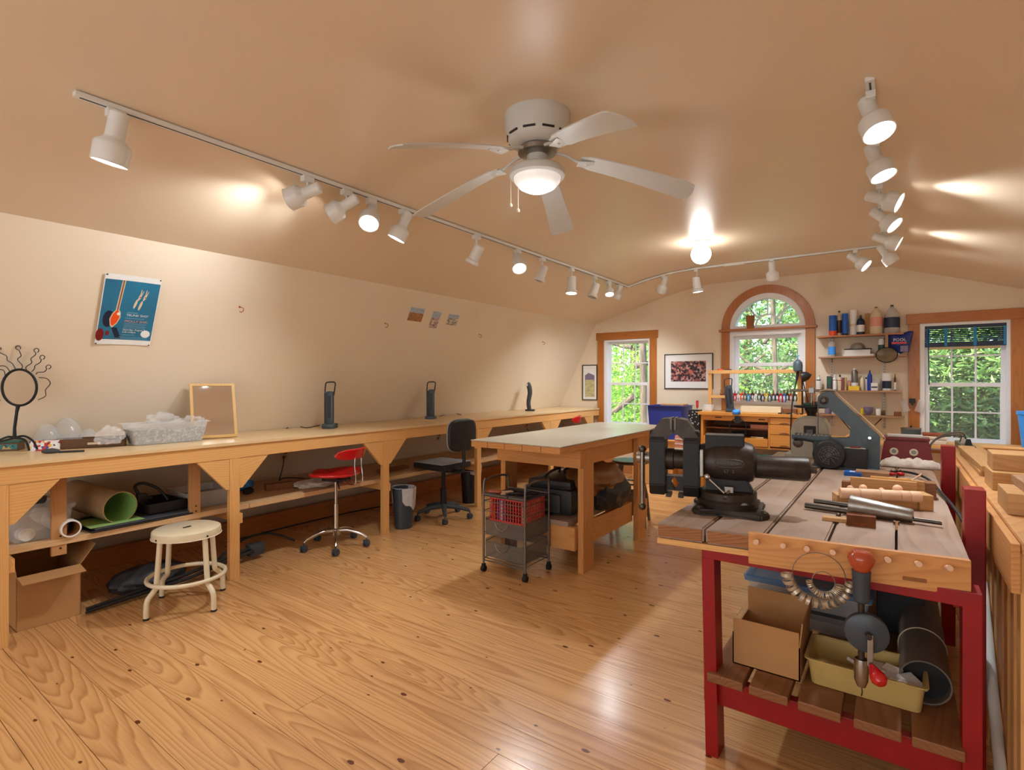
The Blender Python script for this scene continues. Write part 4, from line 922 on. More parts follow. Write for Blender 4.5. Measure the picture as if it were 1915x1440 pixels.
head(ltr(216), D(-.25, -.10, -1), 'big white spotlight first at the near end of the long track', s=.88, lit=True, watts=9)
head(ltr(575), D(-.85, -.52, -.36), 'white spotlight second along the long track, aimed at the wall', watts=21)
head(ltr(648), D(-.80, -.45, -.50), 'white spotlight third along the long track with glowing rim', watts=21)
head(ltr(694), D(.38, -.45, -.72), 'spotlight fourth on the long track facing into the room')
head(ltr(755), D(-.35, -.25, -.9), 'spotlight fifth on the long track just left of the fan blade')
head(ltr(891), D(-.5, -.1, -.9), 'small slim spotlight right of the fan blade on the long track', kind='slim', s=1.25, lit=False)
head(ltr(968), D(.45, -.4, -.8), 'bell spotlight facing right midway to the corner', s=.8)
head(ltr(1014), D(-.3, -.2, -1), 'slim unlit spotlight right of the bell that faces right', kind='slim', s=1.2, lit=False)
head(ltr(1069), D(.02, -.1, -1), 'slim lit downlight halfway to the track corner', kind='slim', s=1.4, watts=30)
head(ltr(1112), D(-.2, -.3, -1), 'slim unlit spotlight third from the track corner', kind='slim', s=1.3, lit=False)
head(ltr(1139), D(.2, -.3, -.9), 'glowing spotlight second from the track corner', s=.65)
head(ltr(1158), D(-.5, .1, -.9), 'glowing spotlight nearest the track corner', s=.65)
def ctr(px):
    p = YY(px, 500, CTY); zz = cz(p.x)-.022; return (p.x, CTY, zz)
head(ctr(1242), D(-.45, .35, -.8), 'white spotlight first on the cross track aimed at the left window', watts=90)
head(ctr(1303), D(.1, .1, -1), 'slim lit spotlight second on the cross track', kind='slim', s=1.4, watts=50)
head(ctr(1444), D(-.02, .42, -.9), 'white spotlight aimed at the top of the arched window', watts=60)
head(ctr(1600), D(.75, -.15, -.65), 'spotlight on the cross track aimed right beside the corner', s=.82)
def rtr(py):
    r_ = ray(1650, py); zz = FZ-.022; s_ = (zz-CAMZ)/r_.z; return (RTX, r_.y*s_, zz)
head(rtr(168), D(.26, -.32, -.9), 'large lit spotlight nearest on the right track', s=.82)
head(rtr(262), D(.30, -.16, -.9), 'second spotlight on the right track glowing straight down')
head(rtr(345), D(.80, -.10, -.40), 'third spotlight on the right track tilted hard right')
head(rtr(382), D(.66, -.2, -.68), 'fourth spotlight on the right track tilted right')
head(rtr(428), D(.8, 0, -.42), 'fifth spotlight on the right track, partly hidden')
head(rtr(455), D(.5, .2, -.8), 'last spotlight on the right track at the cross track')

# ================================================================ STOOLS AND CHAIRS
def cream_stool():
    c = (-3.62, 1.53, 0); rz = math.atan2(1.28-1.53, -3.57+3.62)
    t = thing('step_stool', 'round cream metal stool with bent legs in front of the bench', 'stool', c, rz)
    s = part('seat', MB().lathe([(0, .478), (.012, .478), (.013, .484), (.17, .486), (.187, .478), (.190, .465), (.190, .44), (.194, .437), (.186, .436), (.182, .465), (0, .468)], n=48), 'cream', t, True)
    part('grip_hole', MB().box(-.025, -.008, .4842, .025, .008, .4872, .003), 'blk2', s)
    for k in range(4):
        T = Matrix.Rotation(R(90*k), 4, 'Z'); P = smoothpath([(.165, 0, .46), (.172, 0, .38), (.187, 0, .20), (.192, 0, .165), (.215, 0, .14), (.238, 0, .115), (.246, 0, .08), (.248, 0, .005)], 4)
        l = part('leg', MB(T).tube(P, .0155, 12), 'cream', t, True); part('rubber_foot', MB(T).cyl((.248, 0, 0), (.248, 0, .012), .0165, n=12), 'blk2', l, True); part('rivet', MB(T).cyl((.184, 0, .45), (.193, 0, .45), .006, n=8), 'steeld', l)
    part('foot_ring', MB().tube([Vector((.212*math.cos(R(a)), .212*math.sin(R(a)), .185)) for a in range(0, 360, 8)], .0125, 10, closed=True), 'cream', t, True)
cream_stool()
def caster(m_, p, r_, parent, mat='navyp'):
    p = Vector(p); h = part('caster', MB().cyl(p+Vector((-.018, 0, r_)), p+Vector((-.006, 0, r_)), r_, n=18).cyl(p+Vector((.006, 0, r_)), p+Vector((.018, 0, r_)), r_, n=18), mat, parent, True)
    part('caster_fork', MB().box(p.x-.02, p.y-r_*.8, r_*.9, p.x+.02, p.y+r_*.5, r_*2.05, .004).cyl(p+Vector((0, 0, r_*2)), p+Vector((0, 0, r_*2+.03)), .006, n=8), mat, h)
def red_stool():
    c = Vector((-3.86, 2.80, 0)); t = thing('swivel_stool', 'red moulded swivel stool on a chrome star base', 'stool', c, R(16))
    def spider(mat, mc, r_, z0, z1, n0, off, rad, cz):
        for k in range(5):
            a = R(off+72*k); T = Vector((math.cos(a), math.sin(a), 0))
            part('base_arm', MB().tube(smoothpath([T*.02+Vector((0, 0, z1)), T*(r_*.4)+Vector((0, 0, z1+.005)), T*(r_*.85)+Vector((0, 0, z1-.03)), T*r_+Vector((0, 0, cz*2+.02))]), [rad*1.15-rad*.02*i for i in range(19)], 10), mat, t, True)
            caster(None, T*r_, cz, t, mc)
    spider('chrome', 'navyp', .26, 0, .135, 5, 20, .013, .028)
    part('base_hub', MB().lathe([(.0, .10), (.035, .10), (.035, .15), (.022, .16), (0, .16)], n=20), 'chrome', t, True)
    part('gas_column', MB().cyl((0, 0, .15), (0, 0, .36), .021, n=18).cyl((0, 0, .36), (0, 0, .565), .014, n=16), 'chrome', t, True)
    part('seat_plate', MB().box(-.09, -.07, .56, .1, .07, .585, .005), 'black', t); part('height_lever', MB().tube([(.05, -.05, .565), (.12, -.12, .55), (.16, -.16, .53)], .006, 8), 'black', t, True)
    def seat(u, v):
        a, b = u*2-1, v*2-1; x = a*.185*math.sqrt(max(0, 1-b*b*.5)); y = b*.25*math.sqrt(max(0, 1-a*a*.5))
        z = .60+.035*(abs(y)/.25)**2-.025*math.exp(-(x*x+y*y)/.01)+.02*math.exp(-((x+.18)**2+y*y)/.006)+.02*(x/.18)**2
        return (x, y, z)
    part('seat', MB().grid(seat, 26, 30), 'redp', t, True, solid=.018)
    def back(u, v):
        b = u*2-1; y = b*.195; h = .042*(1-abs(b)**4)**.5+.002; z = .80+(v*2-1)*h; x = .235-.09*(b*b)+.01*(v*2-1); return (x, y, z)
    part('backrest', MB().grid(back, 28, 8), 'redp', t, True, solid=.014)
    for s_ in (-1, 1): part('back_support', MB().tube(smoothpath([(.06, s_*.035, .585), (.17, s_*.04, .545), (.235, s_*.045, .57), (.225, s_*.045, .70), (.228, s_*.04, .80)]), .0065, 8), 'chrome', t, True)
    return t
rs = red_stool()
c2 = copy_tree(rs, loc=(-3.86, 6.62, 0), rz=R(20), label='red moulded swivel stool mostly hidden behind the centre table'); c2.scale = (1, 1, 1.08)
def black_chair():
    c = Vector((-3.78, 4.04, 0)); t = thing('office_chair', 'black swivel office chair with worn grey seat', 'chair', c, R(-2))
    for k in range(5):
        a = R(30+72*k); T = Vector((math.cos(a), math.sin(a), 0))
        part('base_arm', MB().tube([T*.03+Vector((0, 0, .125)), T*.15+Vector((0, 0, .115)), T*.27+Vector((0, 0, .085))], [.028, .024, .017], 8), 'navyp', t, True); caster(None, T*.275, .027, t, 'navyp')
    part('gas_column', MB().cyl((0, 0, .1), (0, 0, .30), .032, n=18).cyl((0, 0, .3), (0, 0, .5), .02, n=16), 'blk2', t, True)
    part('seat_plate', MB().box(-.09, -.08, .485, .14, .08, .51, .005), 'black', t)
    m = MB(); m.box(-.23, -.215, .51, .20, .215, .575, .03); s = part('seat', m, 'black', t, True)
    part('seat_fabric', MB().box(-.222, -.2, .574, .19, .2, .582, .004), 'greyf', s, True)
    part('back_arm', MB().tube(smoothpath([(.1, 0, .49), (.24, 0, .50), (.285, 0, .56), (.28, 0, .80)]), .018, 10), 'black', t, True)
    def bk(u, v):
        a, b = u*2-1, v*2-1; r_ = (abs(a)**4+abs(b)**4)**.25; k = (max(abs(a), abs(b))/r_) if r_ > 0 else 1
        return (.255+.03*(1-(a*k)**2)*.6, a*k*.19, .862+b*k*.155)
    part('backrest', MB().grid(bk, 20, 20), 'black', t, True, solid=.04)
    part('back_piping', MB().tube([Vector((.246, .194*(abs(math.cos(q))**.55)*(1 if math.cos(q) > 0 else -1), .862+.158*(abs(math.sin(q))**.55)*(1 if math.sin(q) > 0 else -1))) for q in [i*2*math.pi/44 for i in range(44)]], .008, 6, closed=True), 'greyf', t, True)
black_chair()
def blue_stool():
    c = Vector((-2.15, 4.98, 0)); t = thing('wooden_stool', 'round stool with bright blue top and grey legs behind the table', 'stool', c, R(15))
    part('seat', MB().lathe([(0, .59), (.165, .59), (.178, .598), (.178, .612), (.17, .62), (0, .62)], n=36), 'brown', t, True); part('seat_top', MB().cyl((0, 0, .62), (0, 0, .6215), .17, n=36), 'lblue', t, label='bright blue painted seat top')
    L = []
    for k in range(4):
        a = R(45+90*k); d = Vector((math.cos(a), math.sin(a), 0)); L.append(d); part('leg', MB().tube([d*.235+Vector((0, 0, 0)), d*.20+Vector((0, 0, .25)), d*.115+Vector((0, 0, .595))], [.014, .019, .016], 10), 'pewter', t, True)
    for k in range(4):
        a, b = L[k], L[(k+1) % 4]; z_ = .14 if k % 2 else .2; z2 = .34 if k % 2 else .4
        part('rung', MB().cyl(a*.215+Vector((0, 0, z_)), b*.215+Vector((0, 0, z_)), .009, n=8), 'pewter', t, True); part('rung', MB().cyl(a*.18+Vector((0, 0, z2)), b*.18+Vector((0, 0, z2)), .009, n=8), 'pewter', t, True)
blue_stool()
solo('chair_column', MB().cyl((-3.2, 5.75, .0), (-3.2, 5.75, .62), .02, n=12).lathe([(0, 0), (.2, 0), (.2, .02), (0, .05)], (-3.2, 5.75, 0), n=24), 'blk2', 'black pedestal seen below the table behind the bag', 'pedestal', smooth=True)

def bin_(c, r0, r1, h, label, mat, bagd):
    t = thing('waste_bin', label, 'bin', c)
    part('bin_body', MB().lathe([(0, .0), (r0, 0), (r1, h), (r1+.004, h), (r1+.002, h-.003), (r1-.004, h-.004), (r0-.004, .004), (0, .004)], n=28, sy=.85), mat, t, True)
    rr = random.Random(len(label))
    def f(u, v):
        a = u*2*math.pi; d = v; w = 1+.03*math.sin(9*a+2)+.02*math.sin(23*a); r_ = (r1+.006)*w-(r1-r0)*d*bagd*.9
        zz = h+.006-d*(bagd*h)*(1+.25*math.sin(2*a+1)+.08*math.sin(7*a)); return (r_*math.cos(a), r_*math.sin(a)*.85, zz)
    part('bin_liner', MB().grid(f, 48, 8), 'liner', t, True)
bin_((-3.84, 3.55, 0), .088, .118, .385, 'slate waste bin with white liner by the bench leg', 'navyp', .42)
bin_((-4.02, 4.75, 0), .10, .125, .37, 'dark waste bin behind the black office chair', 'black', .12)

# ================================================================ CART
def cart():
    x0, x1, y0, y1 = -2.475, -2.105, 3.075, 3.385
    t = thing('rolling_cart', 'grey wire rolling cart with mesh drawers under the table end', 'cart', ((x0+x1)/2, (y0+y1)/2, 0), world=True)
    for x in (x0, x1):
        P = [(x, y0, .05), (x, y0, .62), (x, y0+.035, .665), (x, y0+.09, .68), (x, y1-.09, .68), (x, y1-.035, .665), (x, y1, .62), (x, y1, .05)]
        part('side_frame', MB().tube(smoothpath(P, 4), .0085, 10), 'pewter', t, True)
        for z_ in (.10, .29, .45, .52): part('side_wire', MB().cyl((x, y0, z_), (x, y1, z_), .003, n=6), 'pewter', t)
    for y in (y0, y1):
        for z_ in (.085, .105, .57): part('cross_rail', MB().cyl((x0, y, z_), (x1, y, z_), .006, n=8), 'pewter', t)
        for z_ in (.45, .52): part('cross_wire', MB().cyl((x0, y, z_), (x1, y, z_), .003, n=6), 'pewter', t)
    part('top_tray', MB().box(x0+.008, y0+.005, .555, x1-.008, y1-.005, .562).box(x0+.008, y0+.003, .555, x1-.008, y0+.007, .583), 'char', t)
    for z_, h in ((.115, .13), (.275, .125)):
        d = part('mesh_drawer', MB().box(x0+.012, y0+.008, z_, x1-.012, y1-.008, z_+.003).box(x0+.012, y0+.008, z_, x1-.012, y0+.010, z_+h*.85).box(x0+.012, y1-.01, z_, x1-.012, y1-.008, z_+h).box(x0+.012, y0+.008, z_, x0+.014, y1-.008, z_+h).box(x1-.014, y0+.008, z_, x1-.012, y1-.008, z_+h), 'mesh', t)
        part('drawer_rim', MB().tube([(x0+.012, y0+.008, z_+h*.85), (x1-.012, y0+.008, z_+h*.85), (x1-.012, y1-.008, z_+h), (x0+.012, y1-.008, z_+h)], .003, 6, closed=True), 'pewter', d)
        part('drawer_pull', MB().tube([Vector(((x0+x1)/2-.02+.06*math.cos(R(a)), y0+.0, z_+h*.85+.06*math.sin(R(a)))) for a in range(180, 361, 15)], .002, 6), 'steel', d)
    for x in (x0, x1):
        for y in (y0, y1): p = Vector((x, y, 0)); q = part('caster', MB().cyl(p+Vector((-.014, 0, .022)), p+Vector((.014, 0, .022)), .022, n=16).box(x-.012, y-.012, .025, x+.012, y+.012, .06, .003), 'blk2', t, True)
cart()
def crate():
    x0, x1, y0, y1, z0, z1 = -2.43, -2.125, 3.092, 3.36, .395, .553
    z0 = .372
    t = thing('plastic_crate', 'red plastic basket crate inside the rolling cart', 'crate', ((x0+x1)/2, (y0+y1)/2, z0), world=True)
    m = MB(); fr = part('crate_floor', MB().box(x0, y0, z0, x1, y1, z0+.004), 'crate', t)
    for (a, b, nm) in (((x0, y0), (x1, y0), 'x'), ((x0, y1), (x1, y1), 'x'), ((x0, y0), (x0, y1), 'y'), ((x1, y0), (x1, y1), 'y')):
        m = MB(); L = (b[0]-a[0]) if nm == 'x' else (b[1]-a[1])
        def bx(u0, u1, za, zb):
            if nm == 'x': m.box(a[0]+u0, a[1]-.002, za, a[0]+u1, a[1]+.002, zb)
            else: m.box(a[0]-.002, a[1]+u0, za, a[0]+.002, a[1]+u1, zb)
        bx(0, L, z0, z0+.022); bx(0, L, z1-.012, z1)
        n = int(L/.022)
        for k in range(n+1): u = L*k/n; bx(max(0, u-.004), min(L, u+.004), z0+.02, z1-.01)
        for k in range(1, 6): bx(0, L, z0+.02+k*(z1-z0-.03)/6-.0015, z0+.02+k*(z1-z0-.03)/6+.0015)
        part('crate_side', m, 'crate', t)
    cols = ['orange', 'black', 'bblue', 'paper', 'teal', 'black', 'green', 'navy', 'redp', 'black', 'tan']
    for k, cc in enumerate(cols):
        x = x0+.02+k*.026; p = solo('binder_spine', MB(Matrix.Translation((x, 3.225, z0+.005)) @ Matrix.Rotation(R(random.uniform(-2, 2)), 4, 'Y')).box(-.009, -.12, 0, .009, .12, .155, .001), cc, ['orange', 'first black', 'bright blue', 'white', 'mid blue', 'second black', 'green', 'navy', 'red', 'third black', 'tan'][k]+' thin folder standing in the red basket crate', 'folder', group='folders standing in the red crate')
crate()
rt = random.Random(9); TZ = .5635
for k, (x, y, col, lab, r_, L, a) in enumerate(((-2.42, 3.14, 'knob', 'reddish wooden roller handle at the left of the cart tray', .017, .10, 25), (-2.36, 3.19, 'dowel', 'pale turned handle on the cart tray', .013, .12, 50), (-2.33, 3.12, 'dowel', 'short pale cork like knob at the cart tray front', .012, .04, 80), (-2.26, 3.20, 'black', 'black tool handle left of centre on the cart tray', .012, .14, 35), (-2.24, 3.11, 'steeld', 'brass tipped dark tool at the cart tray front', .009, .09, 70), (-2.19, 3.25, 'black', 'long black tool handle at the right of the cart tray', .012, .15, 60), (-2.15, 3.15, 'char', 'grey tool lying along the right edge of the cart tray', .010, .12, 85), (-2.30, 3.30, 'black', 'black tool lying at the back of the cart tray', .013, .16, 5))):
    d = Vector((math.cos(R(a)), math.sin(R(a)), 0))*L/2; c = Vector((x, y, TZ+r_))
    y_ = min(max(y, 3.12), 3.30)
    solo('hand_tool', MB().lathe([(0, 0), (r_*.7, 0), (r_, L*.15), (r_*.8, L*.5), (r_, L*.85), (r_*.5, L), (0, L)], c-d, d, 12), col, lab, 'tool', group='tools on the cart tray', smooth=True)

# ---- bags on the table shelf
def bag():
    t = thing('duffel_bag', 'black nylon duffel bag on the shelf of the centre table', 'bag', (-2.22, 3.78, .373), R(4))
    m = MB(); m.box(-.21, -.26, 0, .21, .24, .20, .045); part('bag_body', m, 'nylon', t, True); m = MB(); m.box(-.19, -.24, .19, .19, .22, .26, .03); part('top_flap', m, 'nylon', t, True)
    part('end_pocket', MB().box(-.15, -.285, .02, .12, -.255, .16, .012), 'char', t, True)
    for x in (-.1, .1): part('handle_strap', MB().tube(smoothpath([(x, -.14, .25), (x*.6, -.08, .30), (x*.3, 0, .315), (x*.6, .08, .30), (x, .14, .25)]), .010, 8), 'nylon', t, True)
bag()
def blob(name, label, cat, c, r, mat, seed, flat=.0, amp=.12, rz=0):
    rr = random.Random(seed); ph = [rr.uniform(0, 6) for _ in range(8)]; m = MB()
    def f(u, v):
        a, b = u*2*math.pi, v*math.pi; x, y, z_ = math.sin(b)*math.cos(a), math.sin(b)*math.sin(a), math.cos(b)
        w = 1+amp*(math.sin(4*x+ph[0]+3*z_)*math.cos(5*y+ph[1])+.5*math.sin(11*x+ph[2]+7*y)+.4*math.sin(13*z_+ph[3]+9*x))
        p = Matrix.Rotation(rz, 4, 'Z') @ Vector((x*r[0]*w, y*r[1]*w, z_*r[2]*w)); return (c[0]+p.x, c[1]+p.y, max(c[2]+p.z, c[2]-r[2]*.8+flat))
    m.grid(f, 40, 22); return solo(name, m, mat, label, cat, smooth=True)
blob('leather_jacket', 'crumpled brown jacket heaped on the bag by the table leg', 'jacket', (-2.02, 3.98, .60), (.19, .36, .13), 'leather', 2)
blob('backpack', 'grey black soft backpack drooping off the table shelf', 'bag', (-1.93, 4.06, .48), (.12, .26, .14), 'nylon', 8)
solo('folded_case', MB(Matrix.Translation((-2.02, 4.50, .373))).box(-.08, -.1, 0, .07, .12, .04, .012), 'black', 'small black case at the far end of the table shelf', 'case', smooth=True)
# ================================================================ ON THE LONG BENCH
def LB(px, py, dz=0.0): return Z(px, py, BZ+dz)
def face_mirror():
    p = LB(38, 849); t = thing('vanity_mirror', 'black wire face-shaped mirror with curly wire hair', 'mirror', p, R(80)); k = .00312
    # local x runs to the picture right, y away from the viewer
    f = lambda x, y, d=0: (( x-38)*k, d, (849-y)*k)
    for P in ([(0, 826), (14, 822), (30, 818), (44, 822), (50, 850-8)], [(30, 818), (44, 816), (56, 826), (62, 842)], [(30, 818), (20, 816), (5, 824), (-12, 840)]):
        d = .0 if P[0][0] == 0 else .03
        part('foot_wire', MB().tube(smoothpath([f(x, y, -.06*(i/4)+d) for i, (x, y) in enumerate(P)]), .006, 8), 'ironb', t, True)
    part('stem', MB().tube([f(30, 818), f(30, 800), f(33, 770), f(35, 757)], [.010, .008, .008, .011], 10), 'ironb', t, True)
    cx, cz = f(37, 723)[0], f(37, 723)[2]; rx, rz_ = 24*k, 34*k
    part('rim', MB().tube([Vector((cx+rx*math.cos(a), 0, cz+rz_*math.sin(a))) for a in [i*math.pi/24 for i in range(48)]], .0075, 10, closed=True), 'ironb', t, True)
    m = MB(); m.prism([(cx+(rx-.003)*math.cos(i*math.pi/24), cz+(rz_-.003)*math.sin(i*math.pi/24)) for i in range(48)], -.003, .003); part('mirror_glass', m, 'mirror', t)
    for i, P in enumerate(([(17, 700), (14, 690), (-4, 688), (-10, 678)], [(24, 694), (17, 683), (3, 682), (-6, 668)], [(32, 690), (27, 678), (20, 672), (19, 664), (10, 658), (9, 654)], [(38, 690), (41, 682), (34, 670), (39, 663), (36, 652)], [(47, 691), (46, 684), (54, 676), (53, 668), (59, 661), (60, 656)], [(54, 693), (58, 687), (59, 681), (66, 675), (68, 669)], [(60, 698), (63, 694), (72, 693), (76, 687)])):
        q = [f(*a) for a in P]; e = Vector(q[-1]); d = (e-Vector(q[-2])).normalized(); n = Vector((-d.z, 0, d.x)); c = e+d*.013
        lp = [c-d*.013*math.cos(a)+n*.011*math.sin(a) for a in [j*math.pi/5 for j in range(1, 10)]]
        part('hair_wire', MB().tube(smoothpath([Vector(a) for a in q], 4)+lp, .0028, 6), 'iron', t, True)
    for s in (1, -1):
        P = [(64, 704), (76, 706), (81, 716), (74, 728), (74, 740), (63, 747)]
        part('ear_wire', MB().tube(smoothpath([(cx+s*(f(*a)[0]-cx), 0, f(*a)[2]) for a in P], 4), .0028, 6), 'iron', t, True)
face_mirror()
def bx(name, label, cat, c, w, d, h, mat, rz=0, bev=.003, group=None): return solo(name, MB(Matrix.Translation(c) @ Matrix.Rotation(rz, 4, 'Z')).box(-w/2, -d/2, 0, w/2, d/2, h, bev), mat, label, cat, group=group, loc=Vector(c))
DR = R(62)       # objects that face the room diagonally
p = LB(14, 838); p = Vector((-4.12, .60, BZ))
tt = ramp_noise('mosaic', [(0, C(230, 230, 230)), (.2, C(200, 40, 40)), (.4, C(240, 240, 240)), (.55, C(40, 70, 170)), (.75, C(240, 180, 60)), (.88, C(20, 20, 60))], 60, .4, kind='VORONOI')
M['mosaic'] = tt
p = LB(14, 843); t = thing('trinket_box', 'teal and brown patterned box behind the mirror foot', 'box', p, DR); part('box_base', MB().box(-.06, -.03, 0, .06, .08, .05, .003), 'brown', t); part('patterned_panel', MB().box(-.055, -.032, .012, .055, -.03, .04), ramp_noise('teal_pattern', [(0, C(20, 110, 110)), (.5, C(30, 140, 130)), (.7, C(190, 160, 90)), (.85, C(20, 60, 70))], 90, .4, kind='VORONOI'), t); part('lid', MB().box(-.063, -.033, .05, .063, .083, .064, .003), 'green', t)
p = LB(83, 843); t = thing('trinket_box', 'small box covered in red white and blue mosaic blocks', 'box', p, DR); part('box_body', MB().box(-.072, -.0, 0, .072, .07, .062, .003), 'mosaic', t)
p = LB(95, 848); blob('hair_brush', 'grey oval brush head lying in front of the mosaic box', 'brush', (p.x, p.y, BZ+.014), (.045, .022, .016), 'char', 1, 0, .03, DR)
p = LB(135, 846); solo('brush_handle', MB(Matrix.Translation(p) @ Matrix.Rotation(DR, 4, 'Z')).box(-.065, -.008, 0, .06, .008, .012, .004), 'black', 'flat black ribbed handle beside the brush head', 'handle')
p = LB(172, 838); t = thing('wood_tray', 'shallow dark wood box with small pale plate', 'box', (p.x-.01, p.y, BZ), R(70)); m = MB(); m.box(-.18, 0, 0, .18, .008, .062, .001).box(-.18, .13, 0, .18, .138, .062).box(-.18, 0, 0, -.172, .138, .062).box(.172, 0, 0, .18, .138, .062).box(-.18, 0, 0, .18, .138, .006); part('tray_body', m, wood('walnut', C(98, 68, 44), C(64, 42, 26), 'X', 60, .5, .6), t); part('name_plate', MB().box(-.02, -.002, .022, .045, 0, .036), 'tan', t)
def dome(name, label, c, r_, h, rz=0):
    return solo(name, MB().lathe([(r_+.006, 0), (r_+.006, .003), (r_, .004)]+[(r_*math.cos(R(a)), .004+h*math.sin(R(a))) for a in range(8, 90, 9)]+[(0, .004+h)], c, (0, 0, 1), 30), 'clear', label, 'dome', smooth=True, group='clear plastic domes')
for (px, py, r_, h, lab) in ((88, 812, .075, .155, 'leftmost clear plastic dome behind the mosaic box'), (125, 812, .09, .19, 'tall clear dome behind the dark wood box'), (165, 812, .06, .11, 'low clear dome at the right of the dome row')):
    q = ray(px, 800); dome('plastic_dome', lab, (-4.41, -4.41*q.y/q.x, BZ+.0), r_, h)
q = LB(208, 838); blob('plastic_bag', 'crinkled clear bag draped between wood box and clear tub', 'bag', (q.x-.02, q.y, BZ+.075), (.05, .07, .06), 'bag', 12, 0, .2)
# clear tub of silver trinkets
p = LB(245, 836); q = LB(392, 824); d = Vector((q.x-p.x, q.y-p.y, 0)); rz = math.atan2(d.y, d.x); c = (p+q)/2; n = Vector((-math.sin(rz), math.cos(rz), 0)); L = d.length
c = c+n*.115
tub('clear_tub', 'wide clear tub heaped with silver trinkets', c.x-L/2, c.y-.11, c.x+L/2, c.y+.11, BZ, .145, 'clear', None, (ramp_noise('trinkets', [(0, C(90, 92, 96)), (.3, C(170, 170, 172)), (.55, C(120, 118, 116)), (.8, C(205, 205, 200)), (.92, C(70, 70, 74))], 90, .35, kind='VORONOI', metal=.3), .105), .03, .012, rz)
blob('plastic_bag', 'clear bag puffed up on top of the silver trinket tub', 'bag', (c.x-.03, c.y, BZ+.15), (.10, .09, .055), 'bag', 21, .03, .22)
blob('plastic_bag', 'small clear bag at the right end of the trinket tub', 'bag', (c.x+.5*d.x*.7, c.y+.5*d.y*.7, BZ+.14), (.07, .07, .035), 'bag', 22, .0, .25)
# leaning frame mirror
def frame_thing(name, label, cat, T, w, h, fw, fm, inner, im, depth=.018, mat_w=0):
    t = thing(name, label, cat, T.to_translation(), world=False); t.matrix_world = T
    for a in ((0, 0, w, fw), (0, h-fw, w, h)): part('frame_rail', MB().box(a[0], -depth, a[1], a[2], 0, a[3], .001), fm, t)
    for a in ((0, fw, fw, h-fw), (w-fw, fw, w, h-fw)): part('frame_stile', MB().box(a[0], -depth, a[1], a[2], 0, a[3], .001), fm, t)
    if mat_w: part('mat_board', MB().box(fw, -depth*.5, fw, w-fw, -.001, h-fw), 'paper', t)
    o = part(inner, MB().box(fw+mat_w, -depth*.6, fw+mat_w*1.1, w-fw-mat_w, -.001, h-fw-mat_w*1.1), im, t); return t
bl, br = Z(358, 823, BZ+.002), Z(444, 818, BZ+.002); d = (br-bl); d.z = 0; w = d.length; ex = d.normalized(); nrm = Vector((ex.y, -ex.x, 0)); lean = R(19)
ez = (Vector((0, 0, 1))*math.cos(lean)-nrm*math.sin(lean)); ey = ez.cross(ex)
T = Matrix(((ex.x, ey.x, ez.x, bl.x), (ex.y, ey.y, ez.y, bl.y), (ex.z, ey.z, ez.z, bl.z+.004), (0, 0, 0, 1)))
frame_thing('framed_mirror', 'square mirror in a thin gilt wood frame leaning on the wall', 'mirror', T, w, .425, .020, 'gold', 'mirror_glass', 'mirror')
# folding task lamps
def task_lamp(c, rz, label, tilt=0):
    t = thing('task_lamp', label, 'lamp', c, rz)
    m = MB(); m.box(-.055, -.06, 0, .055, .06, .045, .012); part('lamp_base', m, 'navyp', t, True)
    T = Matrix.Translation((0, 0, .04)) @ Matrix.Rotation(R(tilt), 4, 'Y')
    part('rear_column', MB(T).box(-.05, -.02, 0, .02, .055, .285, .012), 'char', t, True); part('light_bar', MB(T).box(-.02, -.052, -.0, .048, -.018, .30, .014), 'navyp', t, True)
    part('front_groove', MB(T).box(.0, -.0545, .06, .03, -.051, .26, .002), 'black', t)
    part('carry_handle', MB(T).tube(smoothpath([(-.048, .0, .26), (-.042, 0, .345), (-.034, 0, .375), (-.01, 0, .382), (.035, 0, .382), (.05, 0, .37), (.046, 0, .33), (.036, 0, .26)], 4), .006, 8), 'black', t, True)
    return t
for px, py, rz, lab in ((617, 801, R(32), 'black task lamp with handle, nearest on the long bench'), (806, 785, R(30), 'black task lamp with handle, second along the long bench')): task_lamp(LB(px, py), rz, lab)
t = thing('task_lamp', 'curved unfolded black lamp standing far along the bench', 'lamp', Z(990, 768.5, BZ+.012), R(25))
part('lamp_base', MB().box(-.055, -.05, 0, .075, .05, .022, .006), 'black', t, True); part('curved_bar', MB().tube(smoothpath([(0, 0, .02), (-.012, 0, .12), (.008, 0, .26), (-.008, 0, .36), (-.03, 0, .39)]), [.03, .03, .03, .03, .03, .03, .03, .03, .031, .031, .032, .032, .033, .033, .034, .034, .034, .034, .033, .033, .032, .031, .03, .028, .025], 12), 'char', t, True); part('lens_ring', MB().cyl((-.035, -.02, .365), (-.04, -.045, .365), .02, n=16), 'paper', t, True)
a, b = LB(540, 800), LB(603, 793); solo('lamp_cord', MB().tube(smoothpath([LB(536, 801, .004), LB(552, 796, .006), LB(572, 800, .004), LB(590, 797, .004), LB(604, 793, .01)]), .004, 6), 'blk2', 'black cord running left from the nearest task lamp', 'cord', smooth=True)
a = Z(838, 776, BZ+.012); solo('lamp_cord', MB().tube(smoothpath([Z(822, 779, BZ+.014), Z(835, 775, BZ+.016), Z(850, 773, BZ+.02), Z(862, 776, BZ+.016)]), .004, 6), 'blk2', 'short black cord beside the second task lamp', 'cord', smooth=True)
p = Z(822, 779, BZ); bx('cord_switch', 'tiny black inline switch beside the second task lamp', 'switch', (p.x, p.y, BZ), .03, .06, .012, 'black', R(60))
p = LB(817, 779); solo('paper_cup', MB().lathe([(0, 0), (.022, 0), (.028, .07), (0, .07)], (p.x-.08, p.y+.05, BZ), n=18), 'clear', 'small frosted cup behind the second task lamp', 'cup', smooth=True)

